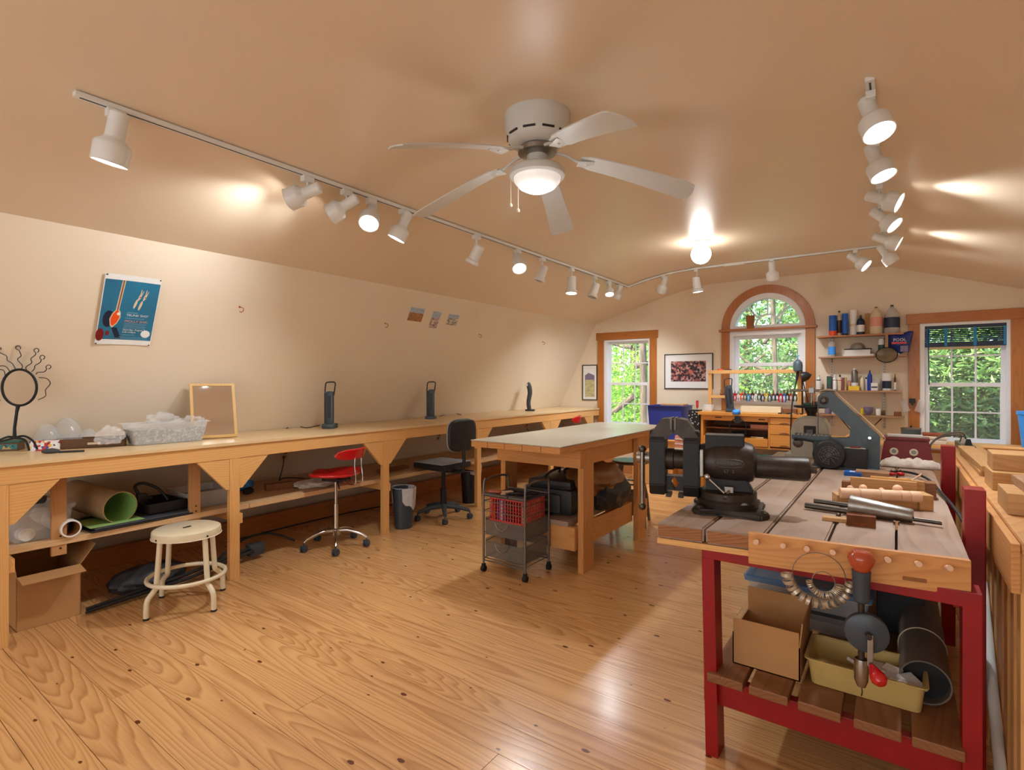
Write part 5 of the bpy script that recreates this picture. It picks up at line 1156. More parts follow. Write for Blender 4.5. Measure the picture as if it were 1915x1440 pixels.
# ================================================================ BELOW THE BENCH
SH = .485
def LS(px, py, dz=0): return Z(px, py, SH+dz)
tub('storage_tub', 'clear lidded box of bottles by the left bench leg', -4.30, .78, -3.99, 1.06, SH, .17, 'clear', 'clear', None, .02)
q = Vector((-4.12, .9, SH)); solo('spray_bottle', MB().lathe([(0, 0), (.035, 0), (.037, .01), (.037, .06), (0, .06)], (-4.06, .84, SH+.045), (1, .2, 0), 20), 'paper', 'white round bottle lying inside the left clear box', 'bottle', smooth=True)
bx('metal_tin', 'flat grey tin on the lidded box by the left leg', 'tin', (-4.13, .88, SH+.20), .16, .1, .03, 'char', R(70))
solo('coiled_cord', MB().tube([Vector((-4.22+(.07+.004*math.sin(i))*math.cos(i*.5), 1.0+(.07)*math.sin(i*.5), SH+.205+.012*abs(math.sin(i*.23))+.0006*i)) for i in range(70)], .0045, 6), 'tan', 'loose coil of pale cord above the left clear box', 'cord', smooth=True)
def roll(name, label, p0, p1, r_, mo, mi, th=.004):
    t = thing(name, label, 'roll', p0, world=True); d = (Vector(p1)-Vector(p0)); 
    part('outer_sheet', MB().lathe([(r_, 0), (r_, d.length), (r_-th, d.length), (r_-th, 0), (r_, 0)], p0, d, 30, caps=False), mo, t, True); part('inner_sheet', MB().lathe([(r_-th-.0005, .001), (r_-th-.0005, d.length-.001)], p0, d, 30, caps=False), mi, t, True); return t
M['greensheet'] = plain('green_sheet', C(150, 190, 110), .6, var=.05); M['kraft'] = plain('mottled_kraft', C(176, 146, 108), .6, var=.2, scale=6)
roll('paper_roll', 'fat rolled tan sheet lined in light green on the lower shelf', (-4.0, 1.30, SH+.115), (-4.58, 1.22, SH+.14), .098, 'kraft', 'greensheet')
roll('paper_roll', 'white cardboard tube poking out beside the left clear box', (-3.925, 1.03, SH+.052), (-4.5, 1.02, SH+.06), .05, 'paper', 'brownp', .008)
solo('glass_dome', MB().lathe([(.0, 0), (.09, 0)]+[(.09*math.cos(R(a)), .09*math.sin(R(a))) for a in range(10, 90, 10)]+[(0, .09)], (-4.35, 1.12, SH), n=24), 'clear', 'rounded clear plastic bowl between the two rolls', 'bowl', smooth=True)
m = MB(Matrix.Translation((-4.12, 1.42, SH)) @ Matrix.Rotation(R(3), 4, 'Z'))
t = thing('portfolio_case', 'black flat portfolio cases stacked under the green roll', 'case', (-4.13, 1.36, SH), R(2)); part('case', MB().box(-.20, -.24, 0, .2, .34, .012, .004), 'black', t); part('case', MB().box(-.20, -.22, .013, .195, .35, .025, .004), 'char', t); part('green_sheet', MB().box(-.1, -.24, .026, .18, .05, .028), 'greensheet', t)
t = thing('shallow_tray', 'black shallow tray holding a clamp lamp on the lower shelf', 'tray', (-4.2, 1.56, SH+.03), R(2)); m = MB(); m.box(-.17, -.1, 0, .17, .14, .004).box(-.17, -.1, 0, -.165, .14, .06).box(.165, -.1, 0, .17, .14, .065).box(-.17, -.1, 0, .17, -.095, .06).box(-.17, .135, 0, .17, .14, .06); part('tray_body', m, 'black', t)
t = thing('clamp_lamp', 'black clamp lamp lying in the shallow tray', 'lamp', (-4.15, 1.50, SH+.035)); part('lamp_neck', MB().tube(smoothpath([(.02, -.02, .01), (.0, -.05, .12), (-.03, -.06, .17), (-.05, 0, .18), (-.03, .08, .13), (0, .13, .05)]), .010, 8), 'black', t, True); part('clamp', MB().box(-.02, -.06, .06, .02, .0, .12, .006).cyl((0, -.08, .1), (0, .03, .08), .012, n=10), 'black', t, True); part('clamp_foot', MB().box(-.015, -.04, 0, .015, -.01, .07, .004), 'black', t)
tub('storage_tub', 'smoky clear tub of small white things right of the clamp lamp', -4.40, 1.72, -4.06, 2.05, SH, .12, 'cleard', None, ('coil', .07), .02)
for k, (px, py, col, r_, lab) in enumerate(((463, 918, 'lblue', .05, 'pale blue cloth bundle behind the bench leg'), (470, 925, 'black', .03, 'small black lump beside the pale blue bundle'))):
    p = LS(px, py); blob('cloth_bundle', lab, 'cloth', (p.x-.05, p.y, SH+r_*.8), (r_, r_*1.4, r_), col, 40+k)
p = Vector((-4.2, 2.62, SH)); blob('grey_rag', 'grey and white rag bundle below the red stool back', 'rag', (-4.12, 2.80, SH+.03), (.12, .2, .035), 'cloth', 44)
bx('wood_block', 'dark wood block lying left of the grey rag', 'block', (-4.25, 2.52, SH), .07, .22, .055, 'dkwood', R(-15)); bx('wood_block', 'dark wood offcut crossing behind the red seat', 'block', (-4.28, 2.75, SH), .06, .2, .04, 'dkwood', R(25))
bx('plank_offcut', 'brown board offcut on the lower shelf beyond the second leg', 'board', (-4.18, 3.72, SH), .09, .38, .035, 'dkwood', R(4))
# floor level, left
t = carton('cardboard_box', 'open cardboard box on the floor by the left bench leg', -4.42, .80, -3.98, 1.09, 0.001, .30, [('r', .11, 100), ('b', .13, 35), ('l', .2, -8), ('f', .12, 8)])
blob('equipment_bag', 'black padded bag lying on the floor behind the cream stool', 'bag', (-4.12, 1.50, .075), (.14, .24, .085), 'nylon', 51, 0, .07, R(6))
t = thing('tripod', 'folded black tripod lying under the bench behind the stool', 'tripod', (-4.1, 1.6, 0), world=True)
for k, (dx, z_) in enumerate(((0, .03), (.035, .045), (.02, .07))): part('leg', MB().tube([(-3.93+dx*.3, 1.1, z_*.6), (-4.0+dx, 1.7, z_), (-4.12+dx, 2.2, z_+.03)], [.009, .012, .015], 8), 'black', t, True)
part('head', MB().box(-4.16, 2.18, .03, -4.08, 2.30, .12, .01), 'char', t, True); part('pan_handle', MB().tube(smoothpath([(-4.1, 1.95, .08), (-4.15, 2.15, .16), (-4.18, 2.4, .15), (-4.15, 2.6, .05)]), .009, 8), 'black', t, True)
solo('floor_cable', MB().tube(smoothpath([(-4.7, 2.3, .012), (-4.72, 2.9, .012), (-4.7, 3.6, .012), (-4.6, 4.2, .012)]), .006, 6), 'blk2', 'thin dark cable along the base of the wall', 'cable', smooth=True)

# ================================================================ ON THE SLOPED WALL
def wall_T(px, py, off=.003):
    p = WL(px, py, off); ey = -WN; ez = Vector((WK, 0, 1)).normalized(); ex = Vector((0, 1, 0))
    return Matrix(((ex.x, ey.x, ez.x, p.x), (ex.y, ey.y, ez.y, p.y), (ex.z, ey.z, ez.z, p.z), (0, 0, 0, 1)))
def poster():
    A = WL(174, 640, .004); B = WL(279, 647, .004); Cc = WL(303, 521, .004); Dd = WL(197, 510, .004)
    w = ((B-A).length+(Cc-Dd).length)/2; h = ((Dd-A).length+(Cc-B).length)/2
    ex = ((B-A)+(Cc-Dd)).normalized(); ez0 = ((Dd-A)+(Cc-B)).normalized(); ey = ez0.cross(ex).normalized(); ez = ex.cross(ey); o_ = (A+B+Cc+Dd)/4-ex*w/2-ez*h/2
    T = Matrix(((ex.x, ey.x, ez.x, o_.x), (ex.y, ey.y, ez.y, o_.y), (ex.z, ey.z, ez.z, o_.z), (0, 0, 0, 1)))
    t = thing('poster', 'blue poster with an orange spoon curling off the sloped wall', 'poster', o_); t.matrix_world = T
    cv = lambda u: .012*(1-u)**3+.006*u**4
    def sheet(u0, u1, v0, v1, off, mat, nm, par):
        m = MB(); m.grid(lambda u, v: ((u0+(u1-u0)*u)*w, -(off+cv(u0+(u1-u0)*u)), (v0+(v1-v0)*v)*h), 12, 2); return part(nm, m, mat, par, True)
    s = sheet(0, 1, 0, 1, .0, 'paper', 'sheet', t); s2 = sheet(.015, .985, .075, .925, .001, ramp_noise('poster_blue', [(.2, C(36, 84, 112)), (.8, C(28, 132, 172))], 3, .5), 'printed_field', t)
    P = lambda x, y, o=.0018: Vector((x*w, -(o+cv(x)), y*h))
    def shape(nm, pts, mat, o=.0018): m = MB(); m.bm.faces.new([m._v(P(x, y, o)) for x, y in pts]); part(nm, m, mat, s2)
    ell = lambda cx, cy, rx, ry, rot=0, n=20: [(cx+rx*math.cos(a)*math.cos(rot)-ry*math.sin(a)*math.sin(rot), cy+rx*math.cos(a)*math.sin(rot)+ry*math.sin(a)*math.cos(rot)) for a in [i*2*math.pi/n for i in range(n)]]
    shape('red_petals', ell(.06, .14, .07, .09), 'dred'); shape('red_petals', ell(.19, .165, .035, .035), 'dred'); shape('dark_disc', ell(.17, .37, .10, .12), 'navy', .0014)
    shape('spoon_handle', [(.27, .50), (.33, .50), (.37, .925), (.31, .925)], 'tan', .002); shape('handle_core', [(.29, .50), (.315, .50), (.35, .925), (.325, .925)], 'dkwood', .0024)
    shape('spoon_bowl', [(.30, .53), (.22, .45), (.185, .37), (.21, .28), (.25, .245), (.33, .31), (.375, .40), (.36, .48)], 'tan', .0022); shape('spoon_inside', [(.30, .51), (.235, .445), (.205, .37), (.222, .295), (.255, .27), (.32, .325), (.355, .40), (.34, .47)], 'orange', .0026); shape('pearl', ell(.33, .45, .028, .022), 'paper', .003)
    for cx in (.60, .69): shape('fork_handle', ell(cx, .61 if cx < .65 else .59, .022, .075, -.35), 'tan', .0024); shape('fork_head', [(cx+.025, .665), (cx+.04, .66), (cx+.075, .695), (cx+.085, .73), (cx+.115, .80), (cx+.105, .805), (cx+.075, .74), (cx+.078, .82), (cx+.066, .82), (cx+.055, .745), (cx+.035, .72)], 'tan', .0024); shape('fork_shade', [(cx+.05, .70), (cx+.068, .70), (cx+.074, .722), (cx+.055, .722)], 'brownp', .0028)
    shape('white_oval', ell(.87, .175, .085, .055), 'paper', .002); shape('slanted_strip', [(.24, .25), (.34, .25), (.44, .09), (.34, .09)], 'navy', .0012)
    RT = Matrix.Rotation(R(90), 4, 'X')
    def line(txt, x, y, sz, mat): part('print_line', MB().text(txt, sz*h, Matrix.Translation(P(x, y, .0022)) @ RT, .0002), mat, s2)
    M['pale_ink'] = plain('pale_ink', C(120, 176, 200), .6)
    def bar(x0, x1, y, h_=.007): m = MB(); m.quad(P(x0, y, .0022), P(x1, y, .0022), P(x1, y+h_, .0022), P(x0, y+h_, .0022)); part('print_line', m, 'pale_ink', s2)
    bar(.48, .67, .472, .009); line('TRUNK SHOW', .47, .425, .045, 'paper'); bar(.46, .80, .392, .007); line('MOLLY SHARP', .46, .335, .050, 'pink')
    for k in range(4): bar(.455, .86-.02*(k % 2), .312-.021*k, .006)
    line('Saturday, August 7', .45, .215, .035, 'paper'); line('2:00-5:00pm', .445, .180, .032, 'paper'); bar(.44, .68, .145); bar(.40, .92, .112, .005); bar(.34, .92, .092, .005)
    for x, y in ((.03, .985), (.97, .985), (.02, .01), (.97, .01)): part('corner_pin', MB().sph(P(x, y, .003), (.005, .003, .005), 8), 'steeld', t, True)
poster()
def photo(px, py, w, h, stops, label, sc_=8, seed=0):
    T = wall_T(px, py); t = thing('photo_print', label, 'photo', T.to_translation(), group='three small photos on the sloped wall'); t.matrix_world = T
    part('print', MB().box(-w/2, -.0015, -h/2, w/2, 0, h/2), 'paper', t); nm = ramp_noise('photo_%d' % seed, stops, 26, .35, stretch=(1, 1, 1.6)); part('picture', MB().box(-w/2+.002, -.002, -h/2+.002, w/2-.002, -.0015, h*.12), nm, t)
    part('picture_sky', MB().box(-w/2+.002, -.002, h*.12, w/2-.002, -.0015, h/2-.002), plain('sky_%d' % seed, C(168, 182, 200), .35, var=.2, scale=30), t)
photo(778, 588, .20, .15, [(.3, C(60, 40, 30)), (.5, C(190, 130, 70)), (.7, C(90, 90, 110))], 'left small wide photo of brown fields', seed=1)
photo(813, 598, .125, .19, [(.3, C(70, 50, 50)), (.5, C(190, 160, 150)), (.7, C(230, 220, 220))], 'middle small upright photo with pinkish detail', seed=2)
photo(846, 598, .17, .13, [(.3, C(50, 40, 40)), (.5, C(180, 170, 150)), (.7, C(230, 220, 215))], 'right small photo with white towers', seed=3)
for i, (px, py) in enumerate(((447, 577), (719, 607), (895, 627), (1014, 641))):
    T = wall_T(px, py, .001); t = thing('cup_hook', ['brass hook right of the blue poster', 'hook just left of the three small photos', 'hook right of the three small photos', 'hook farthest along the sloped wall'][i], 'hook', T.to_translation(), group='hooks on the sloped wall'); t.matrix_world = T
    s_ = 1.0
    part('hook_wire', MB().tube(smoothpath([(0, 0, .014), (0, -.012, .014), (.004, -.026, .02), (.016, -.03, .014), (.018, -.03, -.006), (.006, -.03, -.018), (-.006, -.03, -.012)], 4), .0028, 6), 'knob', t, True); part('hook_base', MB().cyl((0, 0, .014), (0, -.003, .014), .007, n=12), 'knob', t)
for i, (px, py) in enumerate(((532, 850), (820, 816), (986, 792))):
    T = wall_T(px, py, .0005); t = thing('wall_outlet', ['wall outlet with a hanging cord under the near bench', 'wall outlet under the bench behind the black chair', 'wall outlet far under the bench'][i], 'outlet', T.to_translation()); t.matrix_world = T
    part('cover_plate', MB().box(-.045, -.005, -.07, .045, 0, .07, .002), 'tan', t)
    for z_ in (-.025, .025): part('socket', MB().box(-.018, -.007, z_-.016, .018, -.004, z_+.016, .002), 'brownp', t)
p = WL(528, 850, .02); solo('outlet_cord', MB().tube(smoothpath([p, p+Vector((.03, -.02, -.08)), p+Vector((.02, -.06, -.25)), Vector((-4.6, p.y-.02, SH+.02)), Vector((-4.45, p.y+.15, SH+.008))]), .0045, 6), 'blk2', 'black cord dropping from the outlet to the lower shelf', 'cord', smooth=True)
p = WL(983, 800, .02); solo('outlet_cord', MB().tube(smoothpath([p, p+Vector((.03, .04, -.08)), p+Vector((.0, .1, -.2))]), .0045, 6), 'blk2', 'short cord below the far wall outlet', 'cord', smooth=True)

# ================================================================ GABLE WALL
def gable_frame(name, label, px0, py0, px1, py1, fw, mw, inner, im):
    a, b = YY(px0, py1, YW-.002), YY(px1, py0, YW-.002)
    return frame_thing(name, label, 'picture', Matrix.Translation((a.x, YW-.001, a.z)), b.x-a.x, b.z-a.z, fw, 'black', inner, im, .018, mw)
M['leafpic'] = ramp_noise('leaf_photo', [(0, C(60, 40, 46)), (.2, C(150, 90, 84)), (.4, C(40, 34, 40)), (.6, C(190, 150, 146)), (.75, C(80, 60, 66)), (.9, C(200, 110, 100))], 38, .3, kind='VORONOI')
M['hillpic'] = ramp_noise('meadow_print', [(.3, C(150, 150, 110)), (.5, C(186, 176, 130)), (.7, C(206, 196, 150))], 30, .6)
gable_frame('framed_picture', 'wide framed photo of reddish leaves in a white mat', 1243, 660, 1334, 727, .012, .085, 'leaf_photograph', 'leafpic')
a, b = YY(1089.5, 748, YW), YY(1119, 682, YW); w_, h_ = b.x-a.x-.012, b.z-a.z
t = frame_thing('framed_picture', 'tall narrow framed print of a blue hill over meadow', 'picture', Matrix.Translation((a.x, YW-.001, a.z)), w_, h_, .014, 'black', 'meadow_print', 'hillpic', .016, .035)
part('sky_area', MB().box(.05, -.012, h_*.62, w_-.05, -.011, h_-.055), 'paper', t); part('blue_hill', MB().prism([(.05, h_*.58), (w_-.05, h_*.58), (w_-.05, h_*.70), (w_*.62, h_*.74), (w_*.42, h_*.77), (.05, h_*.70)], -.0135, -.012), 'purple', t)

# blind on the right window
t = thing('window_blind', 'dark navy slatted blind drawn partway down the right window', 'blind', ((W3[0]+W3[1])/2, YW+.02, 1.6), world=True); x0, x1 = W3[0]+.006, W3[1]-.03
M['navyb'] = plain('navy_blind', C(26, 42, 66), .4, var=.05); Yb = YW+.012
part('head_rail', MB().box(x0, Yb-.012, 1.985, x1, Yb+.02, 2.035, .002), 'navyb', t)
for k in range(7): part('slat', MB(Matrix.Translation((0, Yb, 1.967-k*.0195)) @ Matrix.Rotation(R(28), 4, 'X')).box(x0, -.0125, -.0014, x1, .0125, .0014), 'navyb', t)
part('stacked_slats', MB().box(x0, Yb-.014, 1.782, x1, Yb+.014, 1.835, .002), 'navyb', t, label='slats gathered at the bottom rail')
for f_ in (.095, .31, .65, .985): x = x0+(x1-x0)*f_; part('ladder_tape', MB().box(x-.013, Yb-.016, 1.79, x+.013, Yb-.0145, 1.99), 'teal', t)
part('tilt_wand', MB().cyl((x0+.07, Yb-.02, 1.98), (x0+.078, Yb-.022, 1.36), .005, n=8), 'navyb', t, True)

# shelves on the gable wall
SX0, SX1 = -.80, .045
brt = plain('slotted_bracket', C(190, 180, 165), .4, .4)
for i, x in enumerate((-.655, -.125)):
    t = thing('shelf_standard', ['left', 'right'][i]+' slotted metal shelf standard on the gable wall', 'bracket', (x, YW, .84), world=True)
    part('standard_strip', MB().box(x-.014, YW-.012, .84, x+.014, YW-.001, 1.98), brt, t)
    m = MB(); [m.box(x-.008, YW-.0128, .86+.032*k, x-.003, YW-.0118, .878+.032*k).box(x+.003, YW-.0128, .86+.032*k, x+.008, YW-.0118, .878+.032*k) for k in range(34)]; part('slots', m, 'char', t)
    for z_ in (1.925, 1.675, 1.275, .99): part('shelf_arm', MB().prism([(YW-.012, z_), (YW-.17, z_), (YW-.17, z_-.012), (YW-.012, z_-.05)], x-.003, x+.003, plane='YZ'), brt, t)
for k, (z_, xa, xb, lab) in enumerate(((1.945, SX0+.0, SX1+.01, 'top wall shelf carrying cans and jugs'), (1.695, SX0+.02, SX1+.04, 'second wall shelf with books and a mesh bowl'), (1.292, SX0, SX1, 'third wall shelf crowded with small bottles'), (1.005, SX0+.02, SX1+.02, 'lowest wall shelf with cups'))):
    solo('wall_shelf', MB().box(xa, YW-.215, z_-.018, xb, YW-.014, z_, .002), 'wornx' if k else 'trimx', lab, 'shelf')
def bottle(px0, px1, pt, z_, prof, mat, label, cap=None, lab=None, cat='bottle', name='bottle', dy=0, box=False, group='bottles and cans on the wall shelves'):
    Yc = YW-.115+dy; a, b = YY(px0, 700, Yc), YY(px1, 700, Yc); x = (a.x+b.x)/2; w = (b.x-a.x)/2*.97; h = YY((px0+px1)/2, pt, Yc).z-z_
    t = thing(name, label, cat, (x, Yc, z_+.0005), 0, group)
    if box: part('body', MB().box(-w, -.03, 0, w, .03, h, .002), mat, t)
    else: part('body', MB().lathe([(0, 0)]+[(r_*w, q*h) for r_, q in prof]+[(0, prof[-1][1]*h)], n=22), mat, t, True)
    if cap: part('cap', MB().lathe([(0, cap[1]*h), (cap[0]*w, cap[1]*h), (cap[0]*w, h), (0, h)], n=16), cap[2], t, True)
    if lab:
        for (q0, q1, lm) in lab:
            if box: part('label_patch', MB().box(-w*.9, -.0315, q0*h, w*.9, -.030, q1*h), lm, t)
            else: part('label_band', MB().lathe([(w*1.01, q0*h), (w*1.015, (q0+.001)*h), (w*1.015, q1*h), (w*1.01, q1*h)], n=22, caps=False), lm, t, True)
    return t
can = [(.98, 0), (1, .02), (1, .97), (.95, 1)]; bot = [(.95, 0), (1, .03), (1, .68), (.85, .78), (.38, .86), (.36, .93)]; jug = [(.95, 0), (1, .03), (1, .55), (.9, .68), (.6, .82), (.25, .9), (.24, .95)]; tall = [(.95, 0), (1, .02), (1, .85), (.6, .93)]
q_ = lambda zx: 1500+zx/8; v_ = lambda zy: 560+zy/8
S1, S2, S3, S4 = 1.945, 1.695, 1.292, 1.005
bottle(q_(400), q_(522), v_(243), S1, can, 'bblue', 'blue can with orange foot at the left of the top shelf', None, [(.02, .25, 'orange')], 'can', 'aerosol_can')
bottle(q_(502), q_(606), v_(172), S1, bot, 'tan', 'tan bottle with black cap behind the two blue cans', (.3, .92, 'black'), [(.12, .62, 'brown')], dy=.06)
bottle(q_(595), q_(690), v_(213), S1, can, 'bblue', 'narrow blue can second from left on the top shelf', None, [(.02, .1, 'navy')], 'can', 'aerosol_can')
bottle(q_(708), q_(830), v_(160), S1, can, 'paper', 'tall white canister on the top shelf', None, [(.35, .45, 'tan')], 'canister', 'canister', dy=.03)
bottle(q_(812), q_(940), v_(236), S1, [(.95, 0), (1, .03), (1, .66), (.8, .78), (.35, .84), (.35, .9)], 'navy', 'dark squat bottle with pale label on the top shelf', (.3, .88, 'brown'), [(.15, .5, 'paper')])
bottle(q_(940), q_(1010), v_(210), S1, can, 'card', 'plain brown carton behind the beige jug', None, None, 'box', 'carton', .06, True)
bottle(q_(1005), q_(1212), v_(112), S1, jug, 'tan', 'beige gallon jug on the top shelf', (.22, .92, 'brownp'), [(.28, .62, 'pink')], 'jug', 'jug')
bottle(q_(1220), q_(1470), v_(84), S1, jug, 'cleard', 'clear gallon jug with blue label at the right of the top shelf', (.2, .93, 'black'), [(.2, .56, 'navy')], 'jug', 'jug')
bottle(q_(388), q_(505), v_(588), S2, bot, 'cleard', 'clear bottle with blue label on the second shelf', (.3, .9, 'paper'), [(.12, .55, 'lblue')])
bottle(q_(1136), q_(1235), v_(570), S2, tall, 'paper', 'white bottle with green lettering behind the strainer handle', None, [(.15, .6, 'green')])
bottle(q_(1330), q_(1462), v_(668), S2, can, 'paper', 'small white carton in front of the blue pouch', None, None, 'box', 'carton', -.03, True)
xa, xb = YY(q_(620), 660, YW-.11).x, YY(q_(1080), 660, YW-.11).x; xm = (xa+xb)/2
solo('white_board', MB().box(xa, YW-.19, S2, xb, YW-.03, S2+.022, .002), 'paper', 'wide thin white slab at the bottom of the stack', 'slab'); solo('white_block', MB().box(xa+.015, YW-.18, S2+.023, xb-.035, YW-.035, S2+.075, .002), 'paper', 'thick white block under the mesh bowl', 'block')
t = thing('mesh_strainer', 'oval dark mesh strainer bowl on the white block', 'strainer', (xm-.01, YW-.11, S2+.076)); part('mesh_bowl', MB().lathe([(.135, .002), (.138, .02), (.12, .06), (.07, .08), (0, .085)], n=30, sy=.55), 'wicker' if False else 'mesh', t, True); part('rim', MB().tube([Vector((.136*math.cos(a), .075*math.sin(a), .008)) for a in [i*math.pi/16 for i in range(32)]], .006, 6, closed=True), 'ironb', t, True)
cx = YY(q_(1265), v_(830), YW-.235); t = thing('kitchen_strainer', 'round mesh strainer hanging by its handle from the top shelf', 'strainer', (cx.x, YW-.235, cx.z)); part('rim', MB().tube([Vector((.10*math.cos(a), 0, .085*math.sin(a))) for a in [i*math.pi/18 for i in range(36)]], .005, 8, closed=True), 'ironb', t, True)
m = MB(); m.grid(lambda u, v: (.098*v*math.cos(u*6.2832), -.03*(1-v*v), .083*v*math.sin(u*6.2832)), 30, 5); part('mesh_disc', m, plain('fine_mesh', C(120, 108, 84), .5, .3, alpha=.75, scale=500), t, True); part('handle', MB().box(-.015, -.004, .085, .015, .004, .25, .003), 'wornx', t); 
p0 = YY(q_(1290), v_(800), YW-.2); p1 = YY(q_(1670), v_(480), YW-.2)
t = thing('refill_pouch', 'crumpled blue and red pouch bulging at the right of the second shelf', 'pouch', (p0.x, YW-.2, p0.z), world=True)
w_, h_ = p1.x-p0.x, p1.z-p0.z
m = MB(); m.grid(lambda u, v: (p0.x+w_*(u*(.82+.18*v)), YW-.17-.04*math.sin(math.pi*u)*math.sin(math.pi*v), p0.z+h_*v+.01*math.sin(9*u)), 14, 12); part('pouch_front', m, plain('pouch_blue', C(26, 44, 120), .3, var=.3, scale=14), t, True, solid=.004)
part('red_band', MB().box(p0.x+.03, YW-.218, p0.z+h_*.42, p0.x+w_*.72, YW-.2145, p0.z+h_*.52), 'redp', t); part('pouch_print', MB().text('POOL', .045, Matrix.Translation((p0.x+.045, YW-.219, p0.z+h_*.56)) @ Matrix.Rotation(R(90), 4, 'X'), .0005), 'paper', t); part('pink_panel', MB().box(p0.x+w_*.48, YW-.217, p0.z+.01, p0.x+w_*.78, YW-.2145, p0.z+h_*.33), 'purple', t)
L3 = [(212, 280, 1130, bot, 'paper', 'small white bottle with dark band at the left end of the third shelf', (.5, .9, 'paper'), [(.62, .7, 'char')], 0),
 (370, 444, 1148, can, 'char', 'grey green box second from left on the third shelf', None, [(.4, .9, 'green')], 1), (450, 528, 1125, bot, 'paper', 'white bottle with thin red stripe on the third shelf', (.5, .88, 'paper'), [(.62, .66, 'redp')], 0),
 (532, 600, 1128, bot, 'tan', 'tan bottle with black cap on the third shelf', (.45, .86, 'black'), [(.62, .66, 'redp')], 0), (602, 630, 1170, can, 'dred', 'narrow dark red box on the third shelf', None, None, 1), (632, 666, 1165, can, 'ambr', 'narrow yellowish box beside the dark red one', None, None, 1),
 (682, 730, 1200, tall, 'pink', 'pinkish little jar behind the yellow card', None, None, 0), (736, 838, 1033, tall, 'pewter', 'tall grey spray can in the middle of the third shelf', (.4, .9, 'paper'), [(.0, .35, 'paper')], 0),
 (866, 934, 1140, bot, 'cream', 'pale bottle with tapered top right of the spray can', (.3, .88, 'tan'), None, 0), (938, 982, 1168, tall, 'paper', 'small bottle with dark cap beside the cobalt bottle', (.8, .8, 'black'), None, 0),
 (974, 1052, 1062, bot, plain('cobalt', C(24, 60, 160), .3), 'cobalt blue bottle on the third shelf', (.3, .88, 'navy'), None, 0), (1062, 1170, 1180, can, 'clear', 'short clear jar behind the small white box', None, None, 0),
 (1197, 1340, 1102, can, 'paper', 'white tub with blue label at the right of the third shelf', (1.04, .88, 'paper'), [(.12, .55, 'navy')], 0), (1372, 1410, 1115, bot, 'brown', 'tiny brown dropper bottle at the right end of the third shelf', (.35, .8, 'black'), [(.05, .5, 'paper')], 0)]
for a, b, tp, pf, mt, lb, cp, la, bxx in L3: bottle(q_(a), q_(b), v_(tp), S3, pf, mt, lb, cp, la, 'box' if bxx else 'bottle', 'small_box' if bxx else 'bottle', random.uniform(-.01, .03), bool(bxx))
bottle(q_(1030), q_(1134), v_(1250), S3, can, 'paper', 'small white box with dark stripe on the third shelf', None, [(.35, .55, 'char')], 'box', 'small_box', -.05, True)
bottle(q_(692), q_(860), v_(1296), S3, can, 'yellow', 'flat yellow card packet on the third shelf', None, None, 'packet', 'packet', -.06, True)
a = YY(q_(585), v_(1150), YW-.05); solo('plastic_scoop', MB(Matrix.Translation((a.x, YW-.05, S3))).prism([(-.045, 0), (.045, 0), (.04, .08), (.0, .20), (-.03, .12)], -.004, .004), 'clear', 'pointed clear plastic piece standing behind the tan bottle', 'scoop')
u_ = lambda zx: 1480+zx/8; k_ = lambda zy: 720+zy/8
bowlp = [(.3, 0), (.8, .3), (1, .9), (1, 1)]
for a, b, tp, pf, mt, lb, ct in ((500, 590, 330, can, 'purple', 'blue grey jar at the left of the lowest shelf', 'jar'), (1030, 1082, 350, can, 'yellow', 'small yellow pot on the lowest shelf', 'pot'), (1072, 1232, 330, bowlp, 'purple', 'purple grey bowl on the lowest shelf', 'bowl'), (1262, 1340, 358, can, 'paper', 'small white cup on the lowest shelf', 'cup'), (1345, 1402, 388, can, 'brown', 'low brown pot beside the white cup', 'pot'), (1530, 1652, 400, can, 'dkwood', 'flat dark dish at the right end of the lowest shelf', 'dish'), (600, 710, 372, can, 'paper', 'stack of pale cards at the left of the lowest shelf', 'cards')):
    bottle(u_(a), u_(b), k_(tp), S4, pf, mt, lb, None, None, ct, ct if ct != 'cards' else 'card_stack')
# shears hanging on casing: safety goggles
c = YY(1706, 750, YW-.05); t = thing('face_shield', 'pair of clear curved earmuff lenses hanging on the right casing', 'goggles', (c.x, YW-.05, c.z))
for s_ in (-1, 1): part('lens', MB(Matrix.Rotation(R(s_*18), 4, 'Y')).box(s_*.085-.035, -.01, -.10, s_*.085+.035, .0, .04, .008), 'clear', t, True)
part('nose_bridge', MB().box(-.03, -.015, -.02, .03, 0, .03, .006).box(-.012, -.02, -.045, .012, .0, .0, .003), 'black', t)
solo('pale_blue_bin', MB().lathe([(0, 0), (.13, 0), (.16, .32), (.17, .33), (.17, .36), (0, .36)], (1.14, 7.35, .74), n=30), 'lblue', 'light blue plastic bin at the right edge of the picture', 'bin', smooth=True)
t = thing('side_table', 'low table under the right wall shelves', 'table', (0.2, 7.3, 0), world=True); part('tabletop', MB().box(-.70, 7.02, .71, 1.4, 7.56, .74, .003), 'pinex', t)
for x, y in ((-.66, 7.05), (1.34, 7.05), (-.66, 7.5), (1.34, 7.5)): part('leg', MB().box(x-.025, y-.02, 0, x+.025, y+.03, .71), 'pinez', t)
def T2(px, py): return Z(px, py, .7405)
p = Vector((.115, 7.12, .741)); t = thing('steel_canister', 'grey round canister with a knobbed lid on the low table', 'canister', p); part('canister_body', MB().lathe([(0, 0), (.085, 0), (.088, .005), (.088, .15), (0, .15)], n=30), 'bluegrey', t, True); part('lid', MB().lathe([(0, .15), (.091, .15), (.091, .162), (.02, .168), (0, .168)], n=30), 'steel', t, True); part('knob', MB().sph((0, 0, .178), .01), 'black', t, True)
